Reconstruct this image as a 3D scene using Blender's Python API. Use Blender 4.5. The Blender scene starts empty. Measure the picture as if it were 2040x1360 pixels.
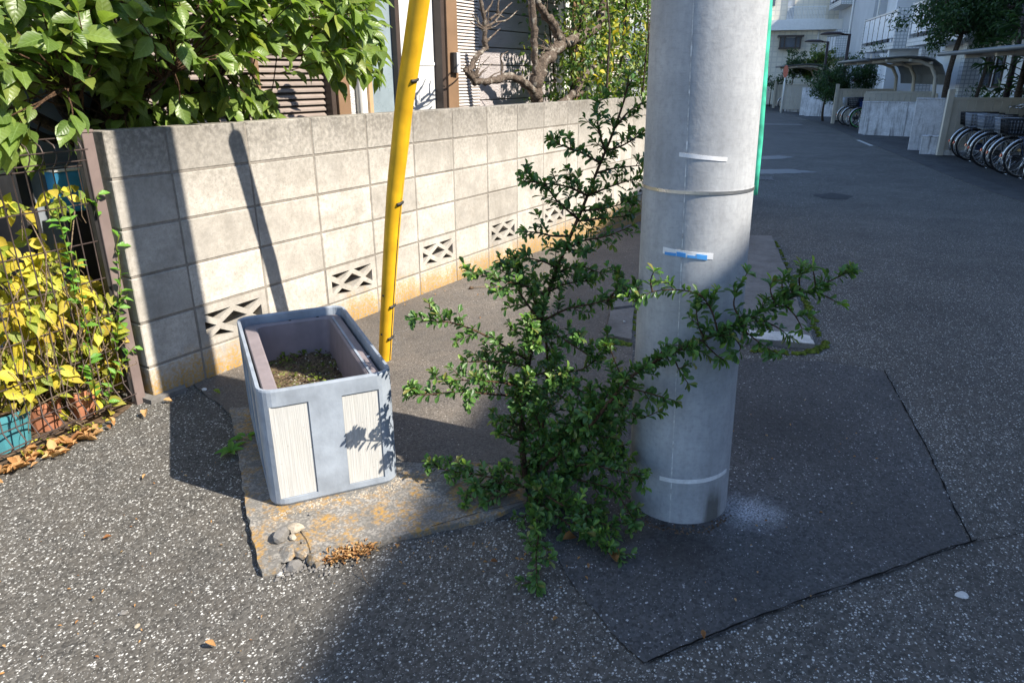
import bpy, bmesh, math, random
import numpy as np
from mathutils import Vector, Matrix, noise as mnoise

scene = bpy.context.scene
COL = scene.collection
R_ = math.radians
rng = random.Random(7)
nrng = np.random.default_rng(11)

# ------------------------------------------------------------------ camera
CAM = np.array([-1.84809, -2.83072, 1.32498])
CR = np.array([0.52601598, -0.85046858, -0.00322278])     # right
CD = np.array([-0.29807319, -0.18080699, -0.93726261])    # down
CF = np.array([0.7965297, 0.49397574, -0.34860925])       # forward
FPX = 1416.65                                             # focal length in photo pixels (2040 wide)
cam_d = bpy.data.cameras.new('camera'); cam_d.sensor_width = 36.0
cam_d.lens = FPX / 2040.0 * 36.0; cam_d.clip_start = 0.05; cam_d.clip_end = 900
cam = bpy.data.objects.new('camera', cam_d); COL.objects.link(cam)
cam.matrix_world = Matrix(((CR[0], -CD[0], -CF[0], CAM[0]), (CR[1], -CD[1], -CF[1], CAM[1]),
                           (CR[2], -CD[2], -CF[2], CAM[2]), (0, 0, 0, 1)))
scene.camera = cam
# ------------------------------------------------------------------ light
SUN = Vector((0.115, -1.0, 0.915)).normalized()           # towards the sun
world = bpy.data.worlds.new('World'); scene.world = world; world.use_nodes = True
wn = world.node_tree; bg = wn.nodes['Background']; sky = wn.nodes.new('ShaderNodeTexSky')
sky.sky_type = 'NISHITA'; sky.sun_disc = False
sky.sun_elevation = math.asin(SUN.z); sky.sun_rotation = math.atan2(SUN.x, SUN.y)
sky.air_density = 1.0; sky.dust_density = 0.3; sky.ozone_density = 3.0
wn.links.new(sky.outputs[0], bg.inputs[0]); bg.inputs[1].default_value = 0.125
sd = bpy.data.lights.new('sun', 'SUN'); sd.energy = 4.4; sd.angle = R_(0.53); sd.color = (1.0, 0.925, 0.80)
so = bpy.data.objects.new('sun', sd); COL.objects.link(so); so.location = (0, 0, 30)
so.rotation_euler = (-SUN).to_track_quat('-Z', 'Y').to_euler()
scene.view_settings.view_transform = 'Standard'; scene.view_settings.look = 'None'
scene.view_settings.exposure = 1.38; scene.view_settings.gamma = 1.0
scene.view_settings.use_curve_mapping = False

# ------------------------------------------------------------------ geometry of the place
TH = R_(17.5)                                             # the road's bearing against the block wall
UD = np.array([math.cos(TH), math.sin(TH), 0.0]); ND = np.array([-math.sin(TH), math.cos(TH), 0.0])
def gz(s):                                                # the ground falls gently along the road
    if s < 2.3: return 0.0
    if s < 2.9: return -0.055 * (s - 2.3) ** 2 / 1.2
    if s < 7: return -0.0165 - 0.055 * (s - 2.9)
    if s < 11.5: k = s - 7; return -0.242 - 0.055 * k + 0.055 * k * k / 9.0
    return -0.366
def W(s, t, z=0.0): return np.array([s * UD[0] + t * ND[0], s * UD[1] + t * ND[1], z])
def ST(p): return (p[0] * UD[0] + p[1] * UD[1], p[0] * ND[0] + p[1] * ND[1])
def gxy(x, y): return gz(x * UD[0] + y * UD[1])
def ray(px, py): return CR * ((px - 1020) / FPX) + CD * ((py - 680) / FPX) + CF
def onplane(px, py, n, c):
    d = ray(px, py); n = np.array(n, float); return CAM + d * ((c - n @ CAM) / (n @ d))
def onY(px, py, y): return onplane(px, py, (0, 1, 0), y)
def onZ(px, py, z=0.0): return onplane(px, py, (0, 0, 1), z)
def onT(px, py, t): return onplane(px, py, ND, t)
def onS(px, py, s): return onplane(px, py, UD, s)
def proj(p):
    q = np.asarray(p) - CAM; d = q @ CF
    return 1020 + FPX * (q @ CR) / d, 680 + FPX * (q @ CD) / d, d

# ------------------------------------------------------------------ objects
def tag(o, label=None, cat=None, group=None, kind=None):
    if label: o['label'] = label
    if cat: o['category'] = cat
    if group: o['group'] = group
    if kind: o['kind'] = kind
    return o
def link(o, parent=None):
    COL.objects.link(o)
    if parent is not None:
        o.parent = parent
        o.matrix_parent_inverse = parent_inv(parent)
    return o
def wm(o): return o.matrix_basis.copy() if o.parent is None else wm(o.parent) @ o.matrix_parent_inverse @ o.matrix_basis
def parent_inv(p): return wm(p).inverted()
def thing(name, loc, label, cat, group=None):
    o = bpy.data.objects.new(name, None); o.empty_display_size = 0.1
    o.matrix_basis = Matrix.Translation(Vector([float(v) for v in loc])); COL.objects.link(o)
    return tag(o, label, cat, group)
def obj(name, mesh, mat=None, parent=None, smooth=False):
    if mat is not None and not mesh.materials: mesh.materials.append(mat)
    o = bpy.data.objects.new(name, mesh)
    return link(o, parent)

class MB:
    """collects shapes into one mesh"""
    def __init__(s): s.v = []; s.f = []; s.sm = []
    def add(s, vs, fs, smooth=False):
        b = len(s.v); s.v += [tuple(map(float, p)) for p in vs]
        s.f += [tuple(b + i for i in f) for f in fs]; s.sm += [smooth] * len(fs); return s
    def box(s, a, b, M=None, bev=0.0):
        x0, y0, z0 = a; x1, y1, z1 = b
        if bev > 0:
            e = bev
            vs = []
            for z, i in ((z0, e), (z0 + e, 0), (z1 - e, 0), (z1, e)):
                vs += [(x0 + i, y0 + e if i == 0 else y0 + e, z), ]
                vs.pop()
                if i:
                    vs += [(x0 + e, y0 + e, z), (x1 - e, y0 + e, z), (x1 - e, y1 - e, z), (x0 + e, y1 - e, z)]
                else:
                    vs += [(x0 + e, y0, z), (x1 - e, y0, z), (x1, y0 + e, z), (x1, y1 - e, z), (x1 - e, y1, z), (x0 + e, y1, z), (x0, y1 - e, z), (x0, y0 + e, z)]
            fs = [(3, 2, 1, 0), (20, 21, 22, 23)]
            for k in range(8): fs.append((4 + k, 4 + (k + 1) % 8, 12 + (k + 1) % 8, 12 + k))
            low = [0, 1, 1, 2, 2, 3, 3, 0]; top = [20, 21, 21, 22, 22, 23, 23, 20]
            for k in range(8):
                k2 = (k + 1) % 8; a_, b_ = low[k], low[k2]
                fs.append((a_, b_, 4 + k2, 4 + k) if a_ != b_ else (a_, 4 + k2, 4 + k))
                a_, b_ = top[k], top[k2]
                fs.append((12 + k, 12 + k2, b_, a_) if a_ != b_ else (12 + k, 12 + k2, a_))
        else:
            vs = [(x0, y0, z0), (x1, y0, z0), (x1, y1, z0), (x0, y1, z0), (x0, y0, z1), (x1, y0, z1), (x1, y1, z1), (x0, y1, z1)]
            fs = [(3, 2, 1, 0), (4, 5, 6, 7), (0, 1, 5, 4), (1, 2, 6, 5), (2, 3, 7, 6), (3, 0, 4, 7)]
        if M is not None: vs = [M(p) for p in vs]
        return s.add(vs, fs)
    def tube(s, pts, r, n=8, cap=True, jit=0.0, rnd=None):
        pts = [np.array(p, float) for p in pts]; m = len(pts)
        rr = list(r) if hasattr(r, '__len__') else [r] * m
        up = np.array((0.31, 0.17, 0.93)); vs = []; fs = []
        prev = None
        for i in range(m):
            d = pts[min(i + 1, m - 1)] - pts[max(i - 1, 0)]; L = np.linalg.norm(d); d = d / (L if L > 1e-9 else 1)
            if prev is None:
                a = np.cross(d, up)
                if np.linalg.norm(a) < 1e-3: a = np.cross(d, (1, 0, 0))
            else: a = prev - d * (prev @ d)
            a = a / np.linalg.norm(a); b = np.cross(d, a); prev = a
            for k in range(n):
                an = 2 * math.pi * k / n; q = rr[i]
                if jit: q *= 1 + (rnd or rng).uniform(-jit, jit)
                vs.append(pts[i] + (a * math.cos(an) + b * math.sin(an)) * q)
        for i in range(m - 1):
            for k in range(n):
                k2 = (k + 1) % n; fs.append((i * n + k, i * n + k2, (i + 1) * n + k2, (i + 1) * n + k))
        if cap: fs.append(tuple(range(n - 1, -1, -1))); fs.append(tuple(range((m - 1) * n, m * n)))
        b0 = len(s.f); s.add(vs, fs, True)
        if cap: s.sm[-1] = s.sm[-2] = False
        return s
    def prism(s, poly, z0, z1, M=None):
        n = len(poly); vs = [(x, y, z0) for x, y in poly] + [(x, y, z1) for x, y in poly]
        fs = [tuple(range(n - 1, -1, -1)), tuple(range(n, 2 * n))] + [(k, (k + 1) % n, n + (k + 1) % n, n + k) for k in range(n)]
        if M is not None: vs = [M(p) for p in vs]
        return s.add(vs, fs)
    def mesh(s, name):
        me = bpy.data.meshes.new(name); me.from_pydata(s.v, [], s.f)
        me.polygons.foreach_set('use_smooth', s.sm); me.update(); return me
    def build(s, name, mat, parent=None): return obj(name, s.mesh(name), mat, parent)

def STM(p): return W(p[0], p[1], p[2])                      # road frame -> world
def rough(bm_mesh, amp, freq, seed=0):                      # uneven edges on a mesh
    for v in bm_mesh.vertices:
        q = v.co * freq + Vector((seed * 3.1, seed * 1.7, seed))
        v.co += Vector((mnoise.noise(q), mnoise.noise(q + Vector((9, 3, 1))), mnoise.noise(q + Vector((4, 8, 2))))) * amp

# ------------------------------------------------------------------ materials
def new_mat(name, rough=0.8, spec=0.3):
    m = bpy.data.materials.new(name); m.use_nodes = True
    b = m.node_tree.nodes['Principled BSDF']; b.inputs['Roughness'].default_value = rough
    b.inputs['Specular IOR Level'].default_value = spec
    return m, m.node_tree, b
def nd(nt, typ, ins=None, **kw):
    n = nt.nodes.new('ShaderNode' + typ)
    for k, v in kw.items(): setattr(n, k, v)
    for k, v in (ins or {}).items():
        s = n.inputs[k]
        if isinstance(v, bpy.types.NodeSocket): nt.links.new(v, s)
        else: s.default_value = v
    return n
def c4(c): return (c[0], c[1], c[2], 1.0) if len(c) == 3 else c
def mix(nt, fac, a, b, mode='MIX'):
    n = nt.nodes.new('ShaderNodeMix'); n.data_type = 'RGBA'; n.blend_type = mode
    for s, v in ((n.inputs[0], fac), (n.inputs[6], a), (n.inputs[7], b)):
        if isinstance(v, bpy.types.NodeSocket): nt.links.new(v, s)
        else: s.default_value = v if isinstance(v, (int, float)) else c4(v)
    return n.outputs[2]
def math_(nt, op, a, b=0.0, c=0.0):
    n = nt.nodes.new('ShaderNodeMath'); n.operation = op
    for i, v in enumerate((a, b, c)):
        if isinstance(v, bpy.types.NodeSocket): nt.links.new(v, n.inputs[i])
        else: n.inputs[i].default_value = v
    return n.outputs[0]
def step(nt, v, lo, hi):
    n = nd(nt, 'MapRange', {0: v, 1: lo, 2: hi}); n.clamp = True; return n.outputs[0]
def ocoord(nt): return nd(nt, 'TexCoord').outputs['Object']
def wpos(nt): return nd(nt, 'NewGeometry').outputs['Position']
def noise_(nt, vec, scale, detail=4.0, rgh=0.55, dist=0.0):
    return nd(nt, 'TexNoise', {'Vector': vec, 'Scale': scale, 'Detail': detail, 'Roughness': rgh, 'Distortion': dist}).outputs['Fac']
def vor(nt, vec, scale, feature='F1', dims='3D'):
    return nd(nt, 'TexVoronoi', {'Vector': vec, 'Scale': scale}, feature=feature, voronoi_dimensions=dims)
def mapv(nt, vec, scale=(1, 1, 1), loc=(0, 0, 0), rot=(0, 0, 0)):
    return nd(nt, 'Mapping', {'Vector': vec, 'Location': loc, 'Rotation': rot, 'Scale': scale}).outputs[0]
def bump(nt, b, h, strength=0.3, dist=0.01):
    n = nd(nt, 'Bump', {'Height': h, 'Strength': strength, 'Distance': dist}); nt.links.new(n.outputs[0], b.inputs['Normal'])
def setc(nt, b, sock): nt.links.new(sock, b.inputs['Base Color'])
def orand(nt): return nd(nt, 'ObjectInfo').outputs['Random']

def plain(name, col, rough=0.6, spec=0.3, var=0.12, scale=18.0, metal=0.0, bmp=0.0, dirt=0.0, orv=0.0):
    m, nt, b = new_mat(name, rough, spec); b.inputs['Metallic'].default_value = metal
    p = wpos(nt); n = noise_(nt, p, scale, 5)
    dk = tuple(x * (1 - var * 1.6) for x in col); lt = tuple(min(1, x * (1 + var)) for x in col)
    c = mix(nt, step(nt, n, 0.3, 0.7), dk, lt)
    if dirt:
        n2 = noise_(nt, mapv(nt, p, (1, 1, 0.35)), scale * 0.35, 6, 0.65)
        c = mix(nt, math_(nt, 'MULTIPLY', step(nt, n2, 0.5, 0.72), dirt), c, tuple(x * 0.35 for x in col))
    if orv:
        k = math_(nt, 'MULTIPLY_ADD', orand(nt), orv * 2, 1 - orv)
        c = mix(nt, 1.0, c, nd(nt, 'CombineColor', {0: k, 1: k, 2: k}).outputs[0], 'MULTIPLY')
    setc(nt, b, c)
    if bmp: bump(nt, b, noise_(nt, p, scale * 6, 4), bmp, 0.004)
    n3 = noise_(nt, p, scale * 1.7, 3)
    nt.links.new(math_(nt, 'MULTIPLY_ADD', n3, 0.2, rough - 0.1), b.inputs['Roughness'])
    return m

def asphalt(name, base, fleck, dens, size, tint=(1, 1, 1), stones=0.5, blot=0.35, rgh=0.85):
    m, nt, b = new_mat(name, rgh, 0.35); p = ocoord(nt)
    warp = nd(nt, 'VectorMath', {0: p, 1: nd(nt, 'VectorMath', {0: nd(nt, 'TexNoise', {'Vector': p, 'Scale': 1.0 / size * 0.6}).outputs['Color'], 1: (size * 0.9,) * 3}, operation='MULTIPLY').outputs[0]}, operation='ADD').outputs[0]
    v = vor(nt, mapv(nt, warp, (0.9, 1.12, 1.0), rot=(0, 0, -0.55)), 1.0 / size)
    sep = nd(nt, 'SeparateColor', {0: v.outputs['Color']})
    big = noise_(nt, p, 1.3, 5, 0.6); mid = noise_(nt, p, 9.0, 5, 0.65)
    c = mix(nt, step(nt, sep.outputs[1], 0.0, 1.0), tuple(x * 0.55 for x in base), tuple(x * 1.5 for x in base))
    c = mix(nt, math_(nt, 'MULTIPLY', step(nt, sep.outputs[2], 0.72, 0.9), stones), c, tuple(min(1, x * 2.6) for x in base))
    c = mix(nt, math_(nt, 'MULTIPLY', step(nt, mid, 0.38, 0.7), 0.45), c, tuple(x * y * 1.5 for x, y in zip(base, (1.08, 1.0, 0.9))))
    c = mix(nt, math_(nt, 'MULTIPLY', step(nt, big, 0.42, 0.68), blot), c, tuple(x * 0.5 for x in base))
    # pale aggregate worn bare, thicker in some places than in others
    thr = math_(nt, 'ADD', math_(nt, 'MULTIPLY_ADD', math_(nt, 'SUBTRACT', mid, 0.5), -0.45, 1.0 - dens), math_(nt, 'MULTIPLY', math_(nt, 'SUBTRACT', big, 0.5), 0.55))
    on = math_(nt, 'GREATER_THAN', sep.outputs[0], thr)
    rad = math_(nt, 'MULTIPLY_ADD', sep.outputs[2], 0.30, 0.22)
    ins = step(nt, math_(nt, 'ADD', v.outputs['Distance'], math_(nt, 'MULTIPLY', math_(nt, 'SUBTRACT', noise_(nt, p, 1.9 / size, 3, 0.6), 0.5), 0.95)), math_(nt, 'ADD', rad, 0.06), math_(nt, 'SUBTRACT', rad, 0.06))
    f = math_(nt, 'MULTIPLY', on, ins)
    c = mix(nt, math_(nt, 'MULTIPLY', f, step(nt, sep.outputs[1], -0.35, 0.8)), c, fleck)
    v2 = vor(nt, p, 1.0 / (size * 0.45)); s2 = nd(nt, 'SeparateColor', {0: v2.outputs['Color']})
    f2 = math_(nt, 'MULTIPLY', math_(nt, 'GREATER_THAN', s2.outputs[0], 1 - dens * 0.55), math_(nt, 'LESS_THAN', v2.outputs['Distance'], 0.4))
    c = mix(nt, math_(nt, 'MULTIPLY', f2, 0.7), c, tuple(x * 0.75 for x in fleck))
    setc(nt, b, c)
    h = math_(nt, 'ADD', math_(nt, 'MULTIPLY', math_(nt, 'SUBTRACT', 0.6, v.outputs['Distance']), 1.0), math_(nt, 'MULTIPLY', noise_(nt, p, 1.6 / size, 3), 1.0))
    bump(nt, b, h, 0.6, size * 0.4)
    return m
MAT = {}
MAT['road'] = asphalt('coarse_asphalt', (0.066, 0.062, 0.056), (0.55, 0.54, 0.51), 0.22, 0.0082)
MAT['road_far'] = asphalt('street_asphalt', (0.060, 0.062, 0.066), (0.42, 0.42, 0.42), 0.13, 0.012, blot=0.25)
MAT['patch'] = asphalt('patch_asphalt', (0.046, 0.047, 0.050), (0.40, 0.40, 0.40), 0.055, 0.009, stones=0.25, blot=0.3)
MAT['apron'] = asphalt('apron_asphalt', (0.098, 0.087, 0.077), (0.45, 0.42, 0.38), 0.02, 0.006, stones=0.3, blot=0.45)
MAT['verge'] = asphalt('verge_asphalt', (0.05, 0.05, 0.052), (0.3, 0.3, 0.3), 0.04, 0.01, blot=0.5)

def concrete(name, col, lichen=0.0, zfade=None, stain=0.0, pits=1.0, scale=1.0, speck=0.0, topstain=None, rnd=0.1, streak=0.0):
    m, nt, b = new_mat(name, 0.9, 0.2); p = wpos(nt)
    n1 = noise_(nt, p, 7 * scale, 6, 0.6); n2 = noise_(nt, p, 45 * scale, 4, 0.6); n3 = noise_(nt, p, 260 * scale, 2)
    k = math_(nt, 'MULTIPLY_ADD', orand(nt), rnd * 2, 1 - rnd)
    c = mix(nt, step(nt, n1, 0.3, 0.72), tuple(x * 0.72 for x in col), tuple(min(1, x * 1.15) for x in col))
    c = mix(nt, 1.0, c, nd(nt, 'CombineColor', {0: k, 1: k, 2: k}).outputs[0], 'MULTIPLY')
    c = mix(nt, math_(nt, 'MULTIPLY', step(nt, n2, 0.45, 0.7), 0.55), c, tuple(x * 0.58 for x in col))
    c = mix(nt, math_(nt, 'MULTIPLY', step(nt, noise_(nt, p, 130 * scale, 3, 0.6), 0.48, 0.66), 0.4), c, tuple(x * 0.55 for x in col))
    v = vor(nt, nd(nt, 'VectorMath', {0: p, 1: nd(nt, 'VectorMath', {0: nd(nt, 'TexNoise', {'Vector': p, 'Scale': 120.0 * scale}).outputs['Color'], 1: (0.008 / scale,) * 3}, operation='MULTIPLY').outputs[0]}, operation='ADD').outputs[0], 125 * scale); s = nd(nt, 'SeparateColor', {0: v.outputs['Color']})
    pit = math_(nt, 'MULTIPLY', math_(nt, 'GREATER_THAN', s.outputs[0], 0.70), step(nt, math_(nt, 'ADD', v.outputs['Distance'], math_(nt, 'MULTIPLY', math_(nt, 'SUBTRACT', n3, 0.5), 0.5)), math_(nt, 'MULTIPLY_ADD', s.outputs[1], 0.30, 0.04), 0.02))
    c = mix(nt, math_(nt, 'MULTIPLY', pit, 0.75 * pits), c, tuple(x * 0.28 for x in col))
    c = mix(nt, math_(nt, 'MULTIPLY', step(nt, n3, 0.6, 0.75), 0.3), c, tuple(min(1, x * 1.5) for x in col))
    if speck:
        vs_ = vor(nt, p, 170); ss_ = nd(nt, 'SeparateColor', {0: vs_.outputs['Color']})
        c = mix(nt, math_(nt, 'MULTIPLY', math_(nt, 'MULTIPLY', math_(nt, 'GREATER_THAN', ss_.outputs[0], 0.66), step(nt, n1, 0.3, 0.6)), speck), c, (0.40, 0.37, 0.33))
    z = nd(nt, 'SeparateXYZ', {0: p}).outputs[2]
    if topstain:                                            # dark algae creeping down from the coping
        z0, z1, amt = topstain
        e = math_(nt, 'MULTIPLY', step(nt, z, z0, z1), step(nt, math_(nt, 'ADD', math_(nt, 'MULTIPLY', n1, 0.6), math_(nt, 'MULTIPLY', n2, 0.5)), 0.36, 0.62))
        c = mix(nt, math_(nt, 'MULTIPLY', e, amt), c, tuple(x * 0.30 for x in col))
    if stain:
        n4 = noise_(nt, p, 3.4 * scale, 7, 0.75, 0.6)
        c = mix(nt, math_(nt, 'MULTIPLY', step(nt, n4, 0.46, 0.68), stain), c, (col[0] * 0.34, col[1] * 0.32, col[2] * 0.29))
    if streak:
        n5 = noise_(nt, mapv(nt, p, (9, 9, 0.7)), 1.2, 5, 0.7)
        c = mix(nt, math_(nt, 'MULTIPLY', step(nt, n5, 0.5, 0.68), streak), c, (0.06, 0.055, 0.055))
    if lichen:
        nl = noise_(nt, p, 13 * scale, 5, 0.7); nl2 = noise_(nt, p, 70 * scale, 3, 0.6)
        f = math_(nt, 'MULTIPLY', step(nt, nl, 0.47, 0.62), step(nt, nl2, 0.38, 0.6))
        if zfade:
            hgt = math_(nt, 'MULTIPLY_ADD', noise_(nt, mapv(nt, p, (9, 9, 1.5)), 1.6, 4), 0.24, z)
            f = math_(nt, 'MULTIPLY', math_(nt, 'MAXIMUM', f, math_(nt, 'MULTIPLY', step(nt, nl2, 0.36, 0.58), 0.8)), step(nt, hgt, zfade[1], zfade[0]))
            lowg = math_(nt, 'MULTIPLY', step(nt, hgt, zfade[0] + 0.04, zfade[0] - 0.09), 0.65)
            c = mix(nt, lowg, c, (0.085, 0.072, 0.05))
        c = mix(nt, math_(nt, 'MULTIPLY', f, lichen), c, (0.40, 0.215, 0.03))
    setc(nt, b, c)
    h = math_(nt, 'SUBTRACT', math_(nt, 'ADD', math_(nt, 'MULTIPLY', n2, 0.7), math_(nt, 'MULTIPLY', n3, 0.35)), math_(nt, 'MULTIPLY', pit, 0.6))
    bump(nt, b, h, 0.55, 0.004)
    return m
MAT['block'] = concrete('block_concrete', (0.44, 0.408, 0.362), lichen=0.95, zfade=(0.19, 0.30), stain=0.4, topstain=(0.80, 1.12, 0.9), rnd=0.17)
MAT['mortar'] = concrete('mortar', (0.25, 0.225, 0.195), stain=0.4, rnd=0)
MAT['pad'] = concrete('pad_concrete', (0.19, 0.18, 0.165), lichen=0.75, speck=0.55, stain=0.6, rnd=0)
MAT['kerb'] = concrete('kerb_concrete', (0.20, 0.19, 0.18), stain=0.5, rnd=0.05)
MAT['white_paint'] = concrete('worn_white_paint', (0.62, 0.61, 0.58), stain=0.45, rnd=0)
MAT['stone'] = concrete('stone', (0.42, 0.36, 0.28), stain=0.3, rnd=0.2)
MAT['rendered'] = concrete('stained_render', (0.74, 0.74, 0.76), stain=0.35, pits=0.2, scale=0.5, rnd=0.04, streak=0.8)

def leafmat(name, cols, vein, trans=0.35, rgh=0.38, spec=0.5, spots=0.0, back=1.25):
    """cols: list of colours spread over the per-leaf random value; leafuv = (across, along, random)"""
    m, nt, b = new_mat(name, rgh, spec)
    at = nd(nt, 'Attribute', attribute_name='leafuv'); sp = nd(nt, 'SeparateXYZ', {0: at.outputs['Vector']})
    r = math_(nt, 'FRACT', math_(nt, 'ADD', sp.outputs[2], math_(nt, 'MULTIPLY', orand(nt), 0.37)))
    rp = nd(nt, 'ValToRGB', {0: r}); e = rp.color_ramp.elements
    while len(e) < len(cols): e.new(0.5)
    for i, cc in enumerate(cols): e[i].position = i / max(1, len(cols) - 1); e[i].color = c4(cc)
    c = rp.outputs[0]
    au = math_(nt, 'ABSOLUTE', sp.outputs[0])
    mid = step(nt, au, 0.07, 0.02)
    lat = math_(nt, 'SINE', math_(nt, 'MULTIPLY', math_(nt, 'SUBTRACT', sp.outputs[1], math_(nt, 'MULTIPLY', au, 0.22)), 44.0))
    latl = math_(nt, 'MULTIPLY', step(nt, lat, 0.8, 1.0), 0.5)
    c = mix(nt, math_(nt, 'MULTIPLY', math_(nt, 'MAXIMUM', mid, latl), 0.45), c, vein)
    p = wpos(nt); nn = noise_(nt, p, 35, 4)
    c = mix(nt, math_(nt, 'MULTIPLY', step(nt, nn, 0.5, 0.75), 0.3), c, tuple(x * 0.5 for x in cols[0]))
    if spots:
        ns = noise_(nt, p, 90, 3, 0.6)
        c = mix(nt, math_(nt, 'MULTIPLY', step(nt, ns, 0.62, 0.7), spots), c, (0.16, 0.085, 0.03))
    setc(nt, b, c)
    bump(nt, b, math_(nt, 'MULTIPLY', lat, 0.5), 0.25, 0.002)
    tr = nd(nt, 'BsdfTranslucent', {0: mix(nt, 1.0, c, (back * 1.15, back * 1.2, back * 0.55), 'MULTIPLY')})
    ms = nd(nt, 'MixShader', {0: trans, 1: b.outputs[0], 2: tr.outputs[0]})
    nt.links.new(ms.outputs[0], nt.nodes['Material Output'].inputs[0])
    return m
MAT['leaf_big'] = leafmat('broad_leaf', [(0.085, 0.14, 0.03), (0.115, 0.185, 0.035), (0.16, 0.24, 0.045), (0.20, 0.28, 0.06), (0.09, 0.145, 0.03), (0.26, 0.30, 0.06)], (0.28, 0.40, 0.15), 0.42, spots=0.12)
MAT['leaf_small'] = leafmat('firethorn_leaf', [(0.035, 0.085, 0.024), (0.065, 0.145, 0.034), (0.095, 0.195, 0.042), (0.07, 0.155, 0.04), (0.15, 0.26, 0.05)], (0.13, 0.20, 0.06), 0.32, 0.32, 0.5)
MAT['leaf_tip'] = leafmat('young_firethorn_leaf', [(0.055, 0.16, 0.035), (0.10, 0.24, 0.04), (0.20, 0.32, 0.045), (0.08, 0.20, 0.04), (0.22, 0.19, 0.05), (0.07, 0.18, 0.04)], (0.30, 0.38, 0.12), 0.35, 0.4, 0.45)
MAT['leaf_yellow'] = leafmat('yellow_leaf', [(0.46, 0.37, 0.035), (0.56, 0.45, 0.05), (0.42, 0.41, 0.045), (0.24, 0.31, 0.04), (0.50, 0.36, 0.05), (0.12, 0.20, 0.035), (0.30, 0.33, 0.04)], (0.55, 0.50, 0.14), 0.35, 0.55, 0.3, spots=0.45)
MAT['leaf_shoot'] = leafmat('shoot_leaf', [(0.10, 0.26, 0.035), (0.16, 0.34, 0.05), (0.13, 0.29, 0.04)], (0.26, 0.42, 0.12), 0.4, 0.4, 0.4)
MAT['leaf_hedge'] = leafmat('hedge_leaf', [(0.03, 0.075, 0.02), (0.055, 0.13, 0.03), (0.16, 0.22, 0.03), (0.08, 0.15, 0.03), (0.30, 0.30, 0.04)], (0.14, 0.2, 0.07), 0.35, 0.45)
MAT['leaf_far'] = leafmat('street_tree_leaf', [(0.02, 0.05, 0.018), (0.035, 0.085, 0.025), (0.05, 0.11, 0.03), (0.03, 0.07, 0.022)], (0.06, 0.1, 0.04), 0.3, 0.4)
MAT['leaf_dry'] = leafmat('dry_leaf', [(0.30, 0.14, 0.05), (0.42, 0.24, 0.10), (0.22, 0.09, 0.035), (0.50, 0.32, 0.15), (0.36, 0.17, 0.06)], (0.40, 0.26, 0.13), 0.2, 0.75, 0.15)
MAT['moss'] = plain('moss', (0.10, 0.13, 0.02), 0.95, 0.1, 0.5, 60, bmp=0.8)

def bark(name, col, sc=1.0, lich=0.3):
    m, nt, b = new_mat(name, 0.9, 0.2); p = wpos(nt)
    n = noise_(nt, p, 60 * sc, 6, 0.7); n2 = noise_(nt, p, 22 * sc, 4)
    c = mix(nt, step(nt, n, 0.32, 0.68), tuple(x * 0.35 for x in col), tuple(x * 1.3 for x in col))
    c = mix(nt, math_(nt, 'MULTIPLY', step(nt, n2, 0.55, 0.68), lich), c, (0.42, 0.39, 0.33))
    setc(nt, b, c); bump(nt, b, math_(nt, 'ADD', n, n2), 1.0, 0.02); return m
MAT['bark'] = bark('bark', (0.13, 0.10, 0.078), 0.8, 0.65)
MAT['bark_dark'] = bark('dark_bark', (0.075, 0.055, 0.04), 1.2, 0.15)
MAT['bark_smooth'] = bark('smooth_bark', (0.30, 0.25, 0.20), 0.5, 0.3)
MAT['twig'] = bark('twig_bark', (0.13, 0.075, 0.045), 2.0, 0.05)
MAT['twig_pale'] = bark('pale_twig_bark', (0.33, 0.24, 0.16), 2.0, 0.1)

def pole_concrete():
    m, nt, b = new_mat('pole_concrete', 0.8, 0.3); p = wpos(nt)
    n1 = noise_(nt, p, 6, 6, 0.65); n2 = noise_(nt, p, 70, 4, 0.6); n4 = noise_(nt, mapv(nt, p, (20, 20, 2.2)), 1.6, 5, 0.65)
    c = mix(nt, step(nt, n1, 0.3, 0.7), (0.27, 0.282, 0.30), (0.40, 0.412, 0.43))
    c = mix(nt, math_(nt, 'MULTIPLY', step(nt, n2, 0.47, 0.72), 0.32), c, (0.17, 0.175, 0.185))
    c = mix(nt, math_(nt, 'MULTIPLY', step(nt, n4, 0.45, 0.78), 0.42), c, (0.19, 0.193, 0.20))
    n5 = noise_(nt, mapv(nt, p, (30, 30, 260)), 1.0, 2)
    c = mix(nt, math_(nt, 'MULTIPLY', step(nt, n5, 0.55, 0.7), 0.22), c, (0.2, 0.2, 0.2))
    # a splash stain at the foot: its own shape, no shading
    xyz = nd(nt, 'SeparateXYZ', {0: p})
    q = nd(nt, 'VectorMath', {0: p, 1: (0.105, -2.375, 0.0)}, operation='SUBTRACT').outputs[0]
    w = nd(nt, 'SeparateXYZ', {0: q})
    dh = math_(nt, 'SQRT', math_(nt, 'ADD', math_(nt, 'MULTIPLY', w.outputs[0], w.outputs[0]), math_(nt, 'MULTIPLY', w.outputs[1], w.outputs[1])))
    f = math_(nt, 'MULTIPLY', step(nt, math_(nt, 'ADD', dh, math_(nt, 'MULTIPLY', n4, 0.06)), 0.085, 0.06),
              step(nt, math_(nt, 'ADD', w.outputs[2], math_(nt, 'MULTIPLY', n4, 0.12)), 0.20, 0.13))
    c = mix(nt, math_(nt, 'MULTIPLY', f, 0.75), c, (0.05, 0.043, 0.032))
    setc(nt, b, c); bump(nt, b, n2, 0.25, 0.003); return m
MAT['pole'] = pole_concrete()

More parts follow.
